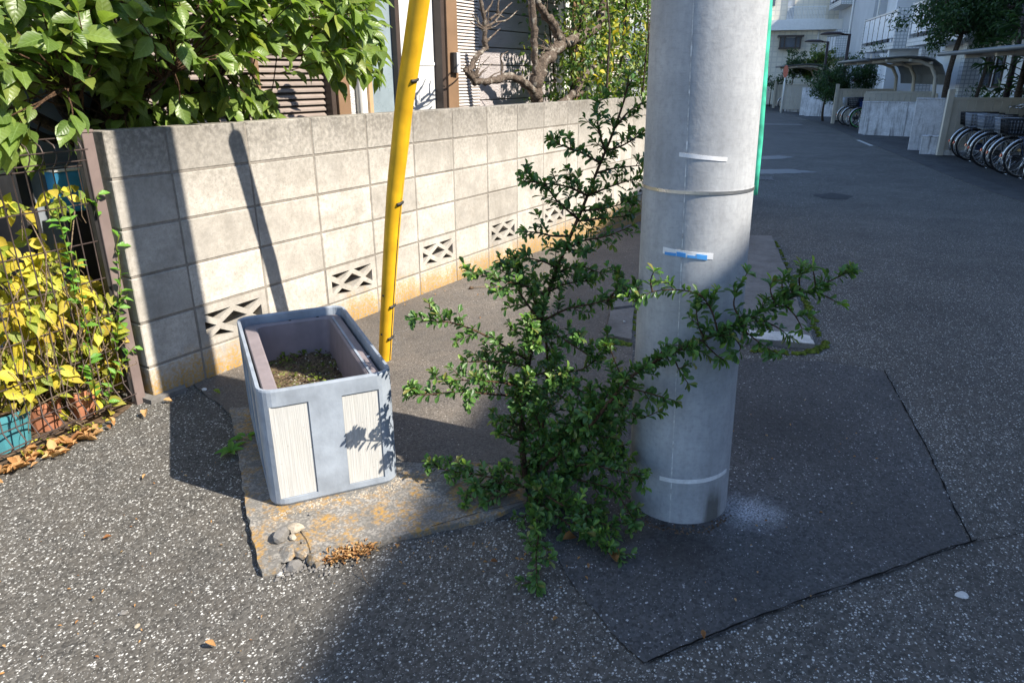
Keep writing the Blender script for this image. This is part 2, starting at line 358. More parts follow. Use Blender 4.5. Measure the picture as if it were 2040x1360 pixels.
MAT['yellow'] = plain('yellow_plastic', (0.68, 0.385, 0.014), 0.5, 0.4, 0.14, 9, dirt=0.42)
MAT['black_clip'] = plain('black_clip', (0.025, 0.025, 0.025), 0.6)
MAT['steel'] = plain('stainless_band', (0.55, 0.54, 0.52), 0.3, 0.5, 0.1, 30, metal=0.9)
MAT['wire'] = plain('guy_wire', (0.20, 0.20, 0.20), 0.5, 0.5, metal=0.6)
MAT['green'] = plain('green_sleeve', (0.05, 0.42, 0.28), 0.5, 0.4, 0.35, 25, dirt=0.2)
MAT['tape'] = plain('white_tape', (0.66, 0.66, 0.67), 0.55, 0.3, 0.1, 60, dirt=0.15)
MAT['blue'] = plain('blue_sticker', (0.07, 0.28, 0.62), 0.5)
MAT['seam'] = plain('pale_seam', (0.50, 0.50, 0.50), 0.8, var=0.35, scale=60)
MAT['shell'] = plain('grey_resin', (0.255, 0.288, 0.335), 0.58, 0.35, 0.13, 14, dirt=0.42, bmp=0.15)
MAT['liner'] = plain('mauve_resin', (0.215, 0.182, 0.190), 0.6, 0.3, 0.08, 20, dirt=0.2, bmp=0.1)
def woodpanel():
    m, nt, b = new_mat('grained_panel', 0.6, 0.3); p = ocoord(nt)
    n = noise_(nt, mapv(nt, p, (300, 300, 8)), 1.0, 3, 0.5, 0.3); n2 = noise_(nt, p, 12, 4); n3 = noise_(nt, p, 120, 2)
    c = mix(nt, step(nt, n, 0.35, 0.65), (0.375, 0.37, 0.355), (0.45, 0.445, 0.43))
    c = mix(nt, math_(nt, 'MULTIPLY', step(nt, n2, 0.5, 0.75), 0.3), c, (0.42, 0.40, 0.36))
    c = mix(nt, math_(nt, 'MULTIPLY', step(nt, n3, 0.70, 0.76), 0.6), c, (0.2, 0.17, 0.13))
    setc(nt, b, c); bump(nt, b, n, 0.6, 0.003); return m
MAT['panel'] = woodpanel()
def soilmat():
    m, nt, b = new_mat('potting_soil', 0.95, 0.15); p = wpos(nt); v = vor(nt, p, 150); s = nd(nt, 'SeparateColor', {0: v.outputs['Color']})
    c = mix(nt, s.outputs[0], (0.03, 0.022, 0.014), (0.16, 0.115, 0.07))
    c = mix(nt, math_(nt, 'MULTIPLY', step(nt, noise_(nt, p, 30, 4), 0.5, 0.65), math_(nt, 'GREATER_THAN', s.outputs[1], 0.6)), c, (0.12, 0.15, 0.03))
    c = mix(nt, math_(nt, 'GREATER_THAN', s.outputs[2], 0.975), c, (0.4, 0.36, 0.30))
    setc(nt, b, c); bump(nt, b, math_(nt, 'ADD', s.outputs[0], noise_(nt, p, 60, 4)), 1.0, 0.008); return m
MAT['soil'] = soilmat()
MAT['fence'] = plain('brown_coated_steel', (0.075, 0.055, 0.050), 0.45, 0.4, 0.2, 30)
MAT['fence_post'] = plain('brown_aluminium', (0.165, 0.125, 0.115), 0.5, 0.4, 0.1, 12, dirt=0.15)
MAT['teal'] = plain('teal_pot', (0.06, 0.23, 0.27), 0.5, 0.4, 0.15, 12, dirt=0.3)
MAT['terra'] = plain('terracotta', (0.36, 0.15, 0.085), 0.8, 0.2, 0.2, 18, dirt=0.3)
MAT['cabinet'] = plain('grey_cabinet', (0.20, 0.22, 0.25), 0.5, 0.4, 0.06, 6)
MAT['dark'] = plain('dark_metal', (0.022, 0.020, 0.020), 0.5, 0.4)
MAT['bluebox'] = plain('blue_box', (0.05, 0.27, 0.48), 0.5)
def siding(name, col, grain=1.0):
    m, nt, b = new_mat(name, 0.8, 0.25); p = wpos(nt); n = noise_(nt, p, 75, 3, 0.6, 0.6); n2 = noise_(nt, p, 4, 4)
    c = mix(nt, step(nt, n2, 0.3, 0.7), tuple(x * 0.85 for x in col), tuple(x * 1.05 for x in col)); setc(nt, b, c)
    bump(nt, b, step(nt, n, 0.35, 0.65), 0.9 * grain, 0.008); return m
MAT['siding'] = siding('embossed_siding', (0.43, 0.39, 0.39))
MAT['siding_pale'] = siding('pale_siding', (0.55, 0.55, 0.55))
MAT['bronze'] = plain('bronze_sash', (0.20, 0.125, 0.075), 0.4, 0.45, 0.08, 8)
MAT['bronze_dark'] = plain('dark_bronze_sash', (0.055, 0.040, 0.033), 0.4, 0.45, 0.1, 8)
MAT['tan'] = plain('tan_trim', (0.42, 0.28, 0.16), 0.5, 0.35, 0.08, 8)
MAT['slat_dark'] = plain('brown_louvre', (0.26, 0.215, 0.19), 0.3, 0.6, 0.1, 10)
MAT['slat_pale'] = plain('pale_louvre', (0.55, 0.50, 0.47), 0.4, 0.4, 0.08, 10)
MAT['white'] = plain('white_upvc', (0.78, 0.77, 0.74), 0.5, 0.35, 0.04, 8)
MAT['pane_frost'] = plain('frosted_pane', (0.22, 0.27, 0.30), 0.28, 0.6, 0.15, 5)
MAT['pane_pale'] = plain('curtained_pane', (0.55, 0.55, 0.54), 0.25, 0.6, 0.05, 5)
def glass(name, col):
    m, nt, b = new_mat(name, 0.12, 0.7); setc(nt, b, mix(nt, step(nt, noise_(nt, wpos(nt), 2.5, 4), 0.35, 0.65), tuple(x * 0.6 for x in col), col)); return m
MAT['glass'] = glass('window_glass', (0.08, 0.10, 0.13))
MAT['glass_pale'] = glass('curtained_glass', (0.45, 0.47, 0.5))  # paler version of the window glass colour
MAT['apt'] = plain('apartment_render', (0.74, 0.755, 0.78), 0.85, 0.2, 0.06, 1.5, dirt=0.12)
MAT['apt2'] = plain('apartment_render_grey', (0.52, 0.535, 0.56), 0.85, 0.2, 0.06, 1.5, dirt=0.1)
def tilemat(name, col, groutc, w, h):
    m, nt, b = new_mat(name, 0.45, 0.4); p = wpos(nt)
    x = math_(nt, 'ADD', math_(nt, 'MULTIPLY', nd(nt, 'SeparateXYZ', {0: p}).outputs[0], 1.0), math_(nt, 'MULTIPLY', nd(nt, 'SeparateXYZ', {0: p}).outputs[1], -0.7))
    v = nd(nt, 'CombineXYZ', {0: x, 1: nd(nt, 'SeparateXYZ', {0: p}).outputs[2]}).outputs[0]
    br = nd(nt, 'TexBrick', {'Vector': v, 'Color1': c4(col), 'Color2': c4(tuple(k * 0.88 for k in col)), 'Mortar': c4(groutc), 'Scale': 1.0, 'Mortar Size': 0.012 * h / 0.1, 'Brick Width': w, 'Row Height': h})
    br.offset = 0.0; setc(nt, b, br.outputs[0]); return m
MAT['tile'] = tilemat('small_tile', (0.70, 0.70, 0.70), (0.36, 0.38, 0.40), 0.12, 0.12)
MAT['tile_cream'] = tilemat('cream_tile', (0.74, 0.68, 0.56), (0.60, 0.56, 0.47), 0.3, 0.3)
MAT['rail_panel'] = plain('balcony_panel', (0.74, 0.77, 0.83), 0.3, 0.5, 0.03, 2)
MAT['alu'] = plain('aluminium', (0.60, 0.60, 0.61), 0.4, 0.5, 0.06, 6, metal=0.3)
MAT['cream'] = plain('cream_steel', (0.50, 0.46, 0.385), 0.5, 0.35, 0.06, 4, dirt=0.12)
MAT['roof_sheet'] = plain('roof_sheet', (0.09, 0.10, 0.105), 0.5, 0.4, 0.1, 5)
MAT['lamp_brown'] = plain('lamp_brown', (0.035, 0.022, 0.020), 0.5, 0.4)
MAT['lamp_lens'] = plain('lamp_lens', (0.55, 0.55, 0.52), 0.3)
MAT['sign_red'] = plain('faded_red_sign', (0.55, 0.16, 0.10), 0.5)
MAT['tyre'] = plain('tyre', (0.014, 0.014, 0.015), 0.75)
MAT['chrome'] = plain('bicycle_steel', (0.62, 0.63, 0.65), 0.25, 0.5, 0.05, metal=0.85)
MAT['blackpaint'] = plain('black_bicycle_paint', (0.018, 0.018, 0.02), 0.35, 0.5)
MAT['silverpaint'] = plain('silver_bicycle_paint', (0.35, 0.37, 0.40), 0.35, 0.5)
MAT['bluepaint'] = plain('blue_bicycle_paint', (0.03, 0.06, 0.16), 0.35, 0.5)
MAT['greenrim'] = plain('green_rim', (0.10, 0.62, 0.16), 0.4)
MAT['basket_grey'] = plain('grey_basket', (0.30, 0.33, 0.38), 0.5)
MAT['basket_dark'] = plain('black_basket', (0.02, 0.02, 0.022), 0.5)
MAT['reflect_red'] = plain('red_reflector', (0.60, 0.03, 0.02), 0.2, 0.6)
MAT['reflect_amber'] = plain('amber_reflector', (0.8, 0.55, 0.25), 0.2, 0.6)
MAT['tarp'] = plain('blue_tarp', (0.02, 0.05, 0.17), 0.6, 0.3, 0.3, 14)
MAT['earth'] = plain('earth', (0.11, 0.075, 0.05), 0.95, 0.1, 0.5, 40, bmp=0.8)
MAT['puddle'] = plain('wet_asphalt', (0.05, 0.054, 0.062), 0.45, 0.6, 0.3, 30)

# ================================================================== the ground
def onG(px, py):
    z = 0.0
    for _ in range(6): p = onZ(px, py, z); z = gxy(p[0], p[1])
    return p
CUTS = [1.5, 2.0, 2.3, 2.45, 2.6, 2.75, 2.9, 3.5, 5, 7, 7.6, 8.2, 8.8, 9.4, 10, 10.6, 11.5]
def sheet(name, poly, off, mat, parent=None, thick=0.0, wob=0.0, seg=0.06, seed=1):
    if wob:                                                 # uneven broken edge
        q = []; r = random.Random(seed)
        for i in range(len(poly)):
            a = np.array(poly[i][:2], float); b = np.array(poly[(i + 1) % len(poly)][:2], float); n = max(1, int(np.linalg.norm(b - a) / seg))
            for k in range(n):
                p = a + (b - a) * k / n; q.append((p[0] + r.uniform(-wob, wob), p[1] + r.uniform(-wob, wob)))
        poly = q
    bm = bmesh.new(); vs = [bm.verts.new((p[0], p[1], 0)) for p in poly]; f = bm.faces.new(vs)
    if f.normal.z < 0: f.normal_flip()
    bm.normal_update()
    if f.normal.z < 0: bmesh.ops.reverse_faces(bm, faces=[f])
    for c in CUTS:
        bmesh.ops.bisect_plane(bm, geom=bm.verts[:] + bm.edges[:] + bm.faces[:], plane_co=Vector(W(c, 0)), plane_no=Vector(UD))
    bmesh.ops.triangulate(bm, faces=[f for f in bm.faces if len(f.verts) > 4])
    for v in bm.verts: v.co.z = gxy(v.co.x, v.co.y) + off
    if thick:
        r = bmesh.ops.extrude_face_region(bm, geom=bm.faces[:])
        for v in [e for e in r['geom'] if isinstance(e, bmesh.types.BMVert)]: v.co.z += thick
        bmesh.ops.recalc_face_normals(bm, faces=bm.faces[:])
    me = bpy.data.meshes.new(name); bm.to_mesh(me); bm.free()
    return obj(name, me, mat, parent)
def stp(l): return [tuple(W(s, t)[:2]) for s, t in l]
tag(sheet('ground', [(-400, -400), (400, -400), (400, 400), (-400, 400)], -0.06, MAT['verge']), kind='structure')
tag(sheet('road', stp([(-40, -6.55), (26, -6.55), (34, -6.2), (46, -4.6), (46, 1.0), (14, -2.6), (9, 0.5), (3, 6.0), (-40, 9)]), 0.0, MAT['road']), kind='structure')
side = tag(sheet('pavement', stp([(-40, -6.95), (26, -6.95), (34, -6.6), (45, -5.2), (45, -12), (-40, -12)]), -0.02, MAT['verge']), kind='structure')
MAT['gutter'] = concrete('gutter_concrete', (0.10, 0.10, 0.10), stain=0.6, rnd=0)
kb = tag(sheet('kerb', stp([(-40, -6.55), (26, -6.55), (34, -6.2), (45, -4.8), (45, -5.2), (34, -6.6), (26, -6.95), (-40, -6.95)]), -0.03, MAT['gutter'], thick=0.038), kind='structure')
for k in range(24):                                        # joints between the kerb's gutter slabs
    pass
P = lambda *q: [tuple(onG(*a)[:2]) for a in q]
apron = tag(sheet('sidewalk', [(-0.06, 0.05), (-0.17, -0.36)] + P((640, 980), (800, 927), (930, 930), (1045, 932), (1150, 900), (1245, 830), (1262, 690), (1285, 520)) + [tuple(W(9.0, -2.3)[:2]), (9.6, 0.05)], 0.004, MAT['apron'], wob=0.006), kind='structure')
# the smoother patch round the pole, with a dark open joint along its edge
pp = P((1248, 745), (1330, 720), (1480, 716), (1640, 722), (1762, 742), (1800, 812), (1850, 905), (1892, 998), (1930, 1080), (1760, 1142), (1600, 1196), (1440, 1258), (1290, 1322), (1215, 1262), (1160, 1190), (1110, 1110), (1050, 1030), (985, 1035), (1045, 934), (1150, 902), (1245, 832))
def patchmat():
    m = asphalt('pole_patch_asphalt', (0.056, 0.056, 0.057), (0.42, 0.42, 0.42), 0.08, 0.008, stones=0.3, blot=0.35)
    nt = m.node_tree; b = nt.nodes['Principled BSDF']; src = b.inputs['Base Color'].links[0].from_socket
    p = wpos(nt); c0 = onZ(1492, 1018, 0.006)
    q = nd(nt, 'VectorMath', {0: p, 1: tuple(c0)}, operation='DISTANCE').outputs['Value']
    n = noise_(nt, p, 14, 5, 0.7); n2 = noise_(nt, p, 160, 3, 0.6)
    f = step(nt, math_(nt, 'ADD', q, math_(nt, 'MULTIPLY', math_(nt, 'SUBTRACT', n, 0.5), 0.16)), 0.125, 0.015)
    f = math_(nt, 'MULTIPLY', f, step(nt, n2, 0.36, 0.6))
    c = mix(nt, math_(nt, 'MULTIPLY', f, 0.8), src, (0.46, 0.47, 0.50))     # lime wash spilt beside the pole
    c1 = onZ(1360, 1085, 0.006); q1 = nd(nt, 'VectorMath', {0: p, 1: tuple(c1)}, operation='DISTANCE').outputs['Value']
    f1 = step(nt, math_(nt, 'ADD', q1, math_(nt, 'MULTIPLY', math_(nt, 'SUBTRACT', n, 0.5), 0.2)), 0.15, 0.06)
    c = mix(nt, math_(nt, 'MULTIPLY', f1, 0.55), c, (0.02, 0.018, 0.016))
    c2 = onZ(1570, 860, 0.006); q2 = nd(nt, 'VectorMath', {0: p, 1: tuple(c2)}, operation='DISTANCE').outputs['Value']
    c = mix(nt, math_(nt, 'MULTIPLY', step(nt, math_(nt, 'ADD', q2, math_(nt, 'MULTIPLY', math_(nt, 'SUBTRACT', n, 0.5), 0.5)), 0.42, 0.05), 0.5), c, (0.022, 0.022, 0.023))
    setc(nt, b, c); return m
patch = tag(sheet('road_patch', pp, 0.0055, patchmat(), wob=0.007, seed=4), kind='structure')
def crack(name, px, w, off, parent, seed):
    r = random.Random(seed); pts = [onG(*q)[:2] for q in px]; d = []
    for a, b in zip(pts, pts[1:]):
        n = max(2, int(np.linalg.norm(b - a) / 0.025)); d += [a + (b - a) * k / n for k in range(n)]
    d.append(pts[-1]); mb = MB(); L = []; 
    for i, p in enumerate(d):
        e = d[min(i + 1, len(d) - 1)] - d[max(i - 1, 0)]; e = np.array((-e[1], e[0])) / np.linalg.norm(e)
        c = p + e * r.uniform(-1, 1) * w * 0.7; h = w * r.uniform(0.25, 1.0)
        L.append((c - e * h, c + e * h))
    for i in range(len(L) - 1):
        q = [L[i][0], L[i][1], L[i + 1][1], L[i + 1][0]]
        mb.add([(x, y, gxy(x, y) + off) for x, y in q], [(0, 3, 2, 1)])
    return mb.build(name, MAT['crackdark'], parent)
MAT['crackdark'] = plain('open_joint', (0.010, 0.0095, 0.009), 0.95, 0.1, 0.4, 60)
crack('crack', [(1762, 742), (1800, 812), (1850, 905), (1892, 998), (1934, 1082)], 0.0034, 0.0085, patch, 3)
crack('crack', [(1945, 1078), (1760, 1143), (1600, 1197), (1440, 1259), (1290, 1322)], 0.0030, 0.0085, patch, 5)
crack('crack', [(1640, 722), (1700, 730), (1764, 742)], 0.002, 0.0085, patch, 6)
crack('crack', [(1934, 1082), (2000, 1070), (2040, 1062)], 0.0018, 0.004, patch, 7)
# concrete pad under the planter, its front corner broken away
pad_px = [(458, 822), (474, 900), (490, 1005), (500, 1060), (512, 1130), (524, 1150), (555, 1142), (570, 1100), (600, 1090), (612, 1118), (628, 1135), (700, 1105), (760, 1085), (860, 1062), (985, 1035), (1048, 1012), (1046, 935), (930, 931), (800, 928), (700, 800)]
pad = sheet('concrete_pad', P(*pad_px), -0.03, MAT['pad'], thick=0.050, wob=0.006, seg=0.03, seed=2)
tag(pad, 'lichen spotted concrete pad with a broken corner under the planter', 'concrete pad')
crack('crack', [(800, 929), (930, 932), (1046, 936)], 0.002, 0.0225, pad, 12)
crack('crack', [(590, 1055), (612, 1085), (622, 1118)], 0.002, 0.0225, pad, 13)
crack('crack', [(860, 1060), (960, 1030), (1046, 1008)], 0.0016, 0.0225, pad, 14)
# old kerb slab beside the road, white band at its end
ks = sheet('kerb_slab', P((1470, 476), (1536, 475), (1575, 575), (1622, 697), (1480, 684)), -0.02, MAT['kerb'], thick=0.05, wob=0.004, seed=3)
tag(ks, 'grey concrete kerb slab with a white painted end beside the mossy joint', 'kerb slab')
sheet('white_band', P((1482, 668), (1560, 672), (1612, 680), (1620, 696), (1480, 683)), 0.031, MAT['white_paint'], ks, thick=0.003, wob=0.004, seg=0.02, seed=5)
pv = sheet('paving_slab', P((1216, 625), (1262, 618), (1258, 682), (1206, 672)), -0.01, MAT['kerb'], thick=0.03, wob=0.003, seed=8)
tag(pv, 'small square paving slab edged with moss behind the concrete pole', 'paving slab')
pv2 = sheet('paving_slab', P((1222, 585), (1266, 578), (1263, 612), (1217, 618)), -0.01, MAT['kerb'], thick=0.027, wob=0.003, seed=9)
tag(pv2, 'darker paving slab next to the mossy one behind the pole', 'paving slab')

def clumps(name, px, n, rad, h, mat, seed, spread):
    """low cushions of moss along a line of pixels"""
    r = random.Random(seed); mb = MB(); pts = [onG(*q)[:2] for q in px]; seg = list(zip(pts, pts[1:]))
    for _ in range(n):
        a, b = r.choice(seg); k = r.random(); p = a + (b - a) * k + np.array((r.gauss(0, spread), r.gauss(0, spread)))
        R = rad * r.uniform(0.4, 1.2); H = h * r.uniform(0.5, 1.2); z = gxy(*p) + 0.003; N = 7; a0 = r.random()
        vs = [(p[0] + math.cos(6.283 * i / N + a0) * R * r.uniform(0.7, 1.3), p[1] + math.sin(6.283 * i / N + a0) * R * r.uniform(0.7, 1.3), z) for i in range(N)]
        vs += [(p[0] + math.cos(6.283 * i / N + a0) * R * 0.55, p[1] + math.sin(6.283 * i / N + a0) * R * 0.55, z + H) for i in range(N)] + [(p[0], p[1], z + H * 1.15)]
        mb.add(vs, [(i, (i + 1) % N, N + (i + 1) % N, N + i) for i in range(N)] + [(N + i, N + (i + 1) % N, 2 * N) for i in range(N)], True)
    return tag(mb.build(name, mat), kind='stuff')
m1 = clumps('moss', [(1542, 480), (1590, 575), (1645, 690), (1600, 706), (1500, 700)], 150, 0.020, 0.010, MAT['moss'], 3, 0.010)
tag(m1, 'bright green moss growing along the kerb slab joint', 'moss')
m2 = clumps('moss', [(1205, 676), (1258, 690), (1266, 620)], 40, 0.02, 0.01, MAT['moss'], 4, 0.012)
tag(m2, 'dark moss between the paving slabs behind the pole', 'moss')

# ================================================================== the block wall
wall = thing('block_wall', (2.0, 0.05, 0), 'weathered grey concrete block wall with openwork vent blocks', 'block wall')
JZ = [0.95, 0.75, 0.55, 0.35, 0.15, -0.05, -0.25]           # bed joints
JX = [-0.262, 0.0] + [0.4 * k for k in range(1, 10)] + [3.8] + [4.2 + 0.4 * k for k in range(0, 12)]
bcache = {}
def block_mesh(w, h):
    k = (round(w, 3), round(h, 3))
    if k not in bcache:
        me = MB().box((-w / 2, 0, -h / 2), (w / 2, 0.10, h / 2), bev=0.0035).mesh('block'); me.materials.append(MAT['block']); bcache[k] = me
    return bcache[k]
def openwork_mesh():
    w, h = 0.388, 0.188
    holes = [[(.09, .19), (.465, .19), (.275, .41)], [(.535, .19), (.91, .19), (.725, .41)],
             [(.085, .37), (.235, .54), (.085, .74)], [(.915, .37), (.915, .74), (.765, .54)],
             [(.5, .31), (.685, .52), (.5, .73), (.315, .52)], [(.10, .86), (.275, .66), (.465, .86)], [(.535, .86), (.725, .66), (.90, .86)]]
    bm = bmesh.new(); ed = []
    for lp in [[(0, 0), (1, 0), (1, 1), (0, 1)]] + holes:
        vs = [bm.verts.new(((u - .5) * w, 0, (.5 - v) * h)) for u, v in lp]
        ed += [bm.edges.new((vs[i], vs[(i + 1) % len(vs)])) for i in range(len(vs))]
    bmesh.ops.triangle_fill(bm, use_beauty=True, use_dissolve=False, edges=ed)
    r = bmesh.ops.extrude_face_region(bm, geom=bm.faces[:])
    for v in [e for e in r['geom'] if isinstance(e, bmesh.types.BMVert)]: v.co.y += 0.10
    bmesh.ops.recalc_face_normals(bm, faces=bm.faces[:])
    me = bpy.data.meshes.new('openwork_block'); bm.to_mesh(me); bm.free(); me.materials.append(MAT['block']); return me
ow = openwork_mesh(); mort = MB()
vents = {1, 3, 5, 7, 9, 12, 14}
for row in range(7):
    zt = 1.134 if row == 0 else JZ[row - 1] - 0.005; zb = JZ[row] + 0.005
    for c in range(len(JX) - 1):
        x0, x1 = JX[c], JX[c + 1]
        if row == 6 and x1 < 2.3: continue
        a, b = x0 + (0.0 if c == 0 else 0.0045), x1 - 0.0045
        if row == 4 and c in vents: me = ow; nm = 'openwork_block'
        else: me = block_mesh(b - a, zt - zb); nm = 'block'
        o = bpy.data.objects.new(nm, me); r = rng
        o.matrix_basis = Matrix.Translation(((a + b) / 2, r.uniform(-0.0012, 0.0012), (zt + zb) / 2)) @ Matrix.Rotation(r.uniform(-.004, .004), 4, 'Z')
        link(o, wall)
        if c > 0: mort.box((x0 - 0.0062, 0.0035, zb - 0.0055), (x0 + 0.0062, 0.096, zt + (0.005 if row else -0.004)))
for z in JZ[:6]: mort.box((JX[0] + 0.004, 0.0032, z - 0.0065), (JX[-1], 0.0965, z + 0.0065))
mort.build('mortar', MAT['mortar'], wall)
foot = MB().prism([(-0.30, -0.03), (-0.13, -0.035), (-0.10, 0.03), (-0.12, 0.1), (-0.31, 0.09)], -0.05, 0.022).mesh('footing')
rough(foot, 0.008, 14); f_o = obj('footing', foot, MAT['kerb'], wall)

# ================================================================== the planter
PC = np.array([-0.205, -0.949, 0.0]); PE1 = np.array([0.829, -0.559, 0]); PE2 = np.array([0.559, 0.829, 0])
PC = PC + PE2 * 0.025
planter = thing('planter', (0, 0, 0), 'grey resin planter box with pale grained panels, soil and no plants', 'planter')
planter.matrix_basis = Matrix(((PE1[0], PE2[0], 0, PC[0]), (PE1[1], PE2[1], 0, PC[1]), (0, 0, 1, 0.021), (0, 0, 0, 1)))
def lobj(name, mesh, mat, parent, smooth=False):            # a part built in its thing's own frame
    if mat is not None and not mesh.materials: mesh.materials.append(mat)
    o = bpy.data.objects.new(name, mesh); COL.objects.link(o); o.parent = parent; return o
def rrect(w, l, r, n=6, cx=0, cy=0):
    out = []
    for sx, sy, a0 in ((1, 1, 0), (-1, 1, 90), (-1, -1, 180), (1, -1, 270)):
        for k in range(n + 1):
            a = R_(a0 + 90 * k / n); out.append((cx + sx * (w / 2 - r) + math.cos(a) * r, cy + sy * (l / 2 - r) + math.sin(a) * r))
    return out
def loft(rings, cap0=True, cap1=True, smooth=True):
    mb = MB(); n = len(rings[0]); vs = [p for r in rings for p in r]; fs = []
    for i in range(len(rings) - 1):
        fs += [(i * n + k, i * n + (k + 1) % n, (i + 1) * n + (k + 1) % n, (i + 1) * n + k) for k in range(n)]
    if cap0: fs.append(tuple(range(n - 1, -1, -1)))
    if cap1: fs.append(tuple(range((len(rings) - 1) * n, len(rings) * n)))
    return mb.add(vs, fs, smooth)
PH, PW, PL = 0.410, 0.424, 0.80
def ring(d, z, r): return [(x, y, z) for x, y in rrect(PW + d, PL + d, r)]
shell_mb = loft([ring(-0.012, 0.0, 0.050), ring(0.0, 0.010, 0.054), ring(0.0, PH - 0.006, 0.054), ring(-0.004, PH, 0.052), ring(-0.022, PH, 0.044), ring(-0.028, PH - 0.005, 0.042), ring(-0.034, 0.03, 0.040)], smooth=False)
shell_me = shell_mb.mesh('shell')
def boolean_cut(me, boxes):
    a = bpy.data.objects.new('tmp_a', me); COL.objects.link(a)
    mb = MB()
    for lo, hi in boxes: mb.box(lo, hi)
    b = bpy.data.objects.new('tmp_b', mb.mesh('tmp_b')); COL.objects.link(b)
    md = a.modifiers.new('b', 'BOOLEAN'); md.object = b; md.operation = 'DIFFERENCE'; md.solver = 'EXACT'
    dg = bpy.context.evaluated_depsgraph_get(); dg.update()
    out = bpy.data.meshes.new_from_object(a.evaluated_get(dg)); bpy.data.objects.remove(a); bpy.data.objects.remove(b); return out
PX = [(-0.184, -0.064), (0.040, 0.160)]; SY = [(-0.31, -0.15), (-0.09, 0.09), (0.15, 0.31)]; PZ = (0.028, 0.355)
cuts = []
for x0, x1 in PX:
    cuts += [((x0, -PL / 2 - 0.05, PZ[0]), (x1, -PL / 2 + 0.007, PZ[1])), ((x0, PL / 2 - 0.007, PZ[0]), (x1, PL / 2 + 0.05, PZ[1]))]
for y0, y1 in SY:
    cuts += [((-PW / 2 - 0.05, y0, PZ[0]), (-PW / 2 + 0.007, y1, PZ[1])), ((PW / 2 - 0.007, y0, PZ[0]), (PW / 2 + 0.05, y1, PZ[1]))]
shell_me = boolean_cut(shell_me, cuts)
shell_me.polygons.foreach_set('use_smooth', [False] * len(shell_me.polygons))
lobj('shell', shell_me, MAT['shell'], planter)
g = 0.0012
for x0, x1 in PX:
    for sy in (-1, 1):
        ya, yb = sorted((sy * (PL / 2 - 0.0055), sy * (PL / 2 - 0.0082)))
        lobj('panel', MB().box((x0 + g, ya, PZ[0] + g), (x1 - g, yb, PZ[1] - g)).mesh('panel'), MAT['panel'], planter)
for y0, y1 in SY:
    for sx in (-1, 1):
        xa, xb = sorted((sx * (PW / 2 - 0.0055), sx * (PW / 2 - 0.0082)))
        lobj('panel', MB().box((xa, y0 + g, PZ[0] + g), (xb, y1 - g, PZ[1] - g)).mesh('panel'), MAT['panel'], planter)
# inner pot: ledges, hollow
cav = lambda d, z, r: [(x, y, z) for x, y in rrect(0.285 + d, 0.68 + d, r, cx=0.0, cy=0.012)]
LZ = 0.378
lin = loft([ring(-0.048, LZ - 0.03, 0.036), ring(-0.048, LZ - 0.003, 0.036), ring(-0.054, LZ, 0.034), cav(0.012, LZ, 0.040), cav(0.0, LZ - 0.006, 0.036), cav(-0.05, 0.12, 0.03)], cap0=False, smooth=False)
lobj('inner_pot', lin.mesh('inner_pot'), MAT['liner'], planter)
lobj('groove_strip', MB().box((0.152, -0.33, LZ + 0.0005), (0.160, 0.33, LZ + 0.004)).mesh('groove_strip'), MAT['shell'], planter)
for x, y in ((0.185, -0.16), (-0.01, 0.368), (0.10, 0.365)):
    lobj('screw_head', MB().tube([(x, y, LZ - 0.001), (x, y, LZ + 0.0025)], 0.0055, 8).mesh('screw_head'), MAT['tape'] if x > 0.15 else MAT['dark'], planter)
sm = MB(); NX, NY = 30, 60; sv = []
for j in range(NY + 1):
    for i in range(NX + 1):
        x = -0.135 + 0.27 * i / NX; y = -0.322 + 0.668 * j / NY
        q = Vector((x * 14, y * 14, 2.0)); z = 0.232 + 0.02 * mnoise.noise(q * 0.5) + 0.010 * mnoise.noise(q * 1.9) + rng.uniform(-.003, .003)
        sv.append((x, y, z))
sm.add(sv, [(j * (NX + 1) + i, j * (NX + 1) + i + 1, (j + 1) * (NX + 1) + i + 1, (j + 1) * (NX + 1) + i) for j in range(NY) for i in range(NX)], True)
lobj('soil', sm.mesh('soil'), MAT['soil'], planter)
def crumbs(n, area, zf, sz, rnd):
    mb = MB()
    for _ in range(n):
        x = rnd.uniform(*area[0]); y = rnd.uniform(*area[1]); s = sz * rnd.uniform(0.4, 1.3); z = zf(x, y)
        vs = [(x + s * rnd.uniform(.6, 1), y, z), (x - s * rnd.uniform(.6, 1), y, z), (x, y + s * rnd.uniform(.6, 1), z), (x, y - s * rnd.uniform(.6, 1), z), (x, y, z + s * .8), (x, y, z - s * .8)]
        mb.add(vs, [(0, 2, 4), (2, 1, 4), (1, 3, 4), (3, 0, 4), (2, 0, 5), (1, 2, 5), (3, 1, 5), (0, 3, 5)])
    return mb
r5 = random.Random(5)
o = lobj('gravel', crumbs(220, ((-.13, .13), (-.31, .33)), lambda x, y: 0.24 + r5.uniform(-.01, .01), 0.005, r5).mesh('gravel'), MAT['earth'], planter); tag(o, kind='stuff')
wd = MB()
for _ in range(34):
    x, y = r5.uniform(-.12, .12), r5.uniform(-.25, .32); a = r5.uniform(0, 6.28); l = r5.uniform(.012, .035)
    for k in range(r5.randint(2, 5)):
        b_ = a + k * 1.9; e = (math.cos(b_) * l, math.sin(b_) * l); n_ = (-e[1] * .22, e[0] * .22)
        wd.add([(x, y, .24), (x + e[0] * .5 + n_[0], y + e[1] * .5 + n_[1], .24 + l * .7), (x + e[0], y + e[1], .24 + l * .6), (x + e[0] * .5 - n_[0], y + e[1] * .5 - n_[1], .24 + l * .7)], [(0, 1, 2, 3)])
tag(lobj('seedlings', wd.mesh('seedlings'), MAT['moss'], planter), kind='stuff')

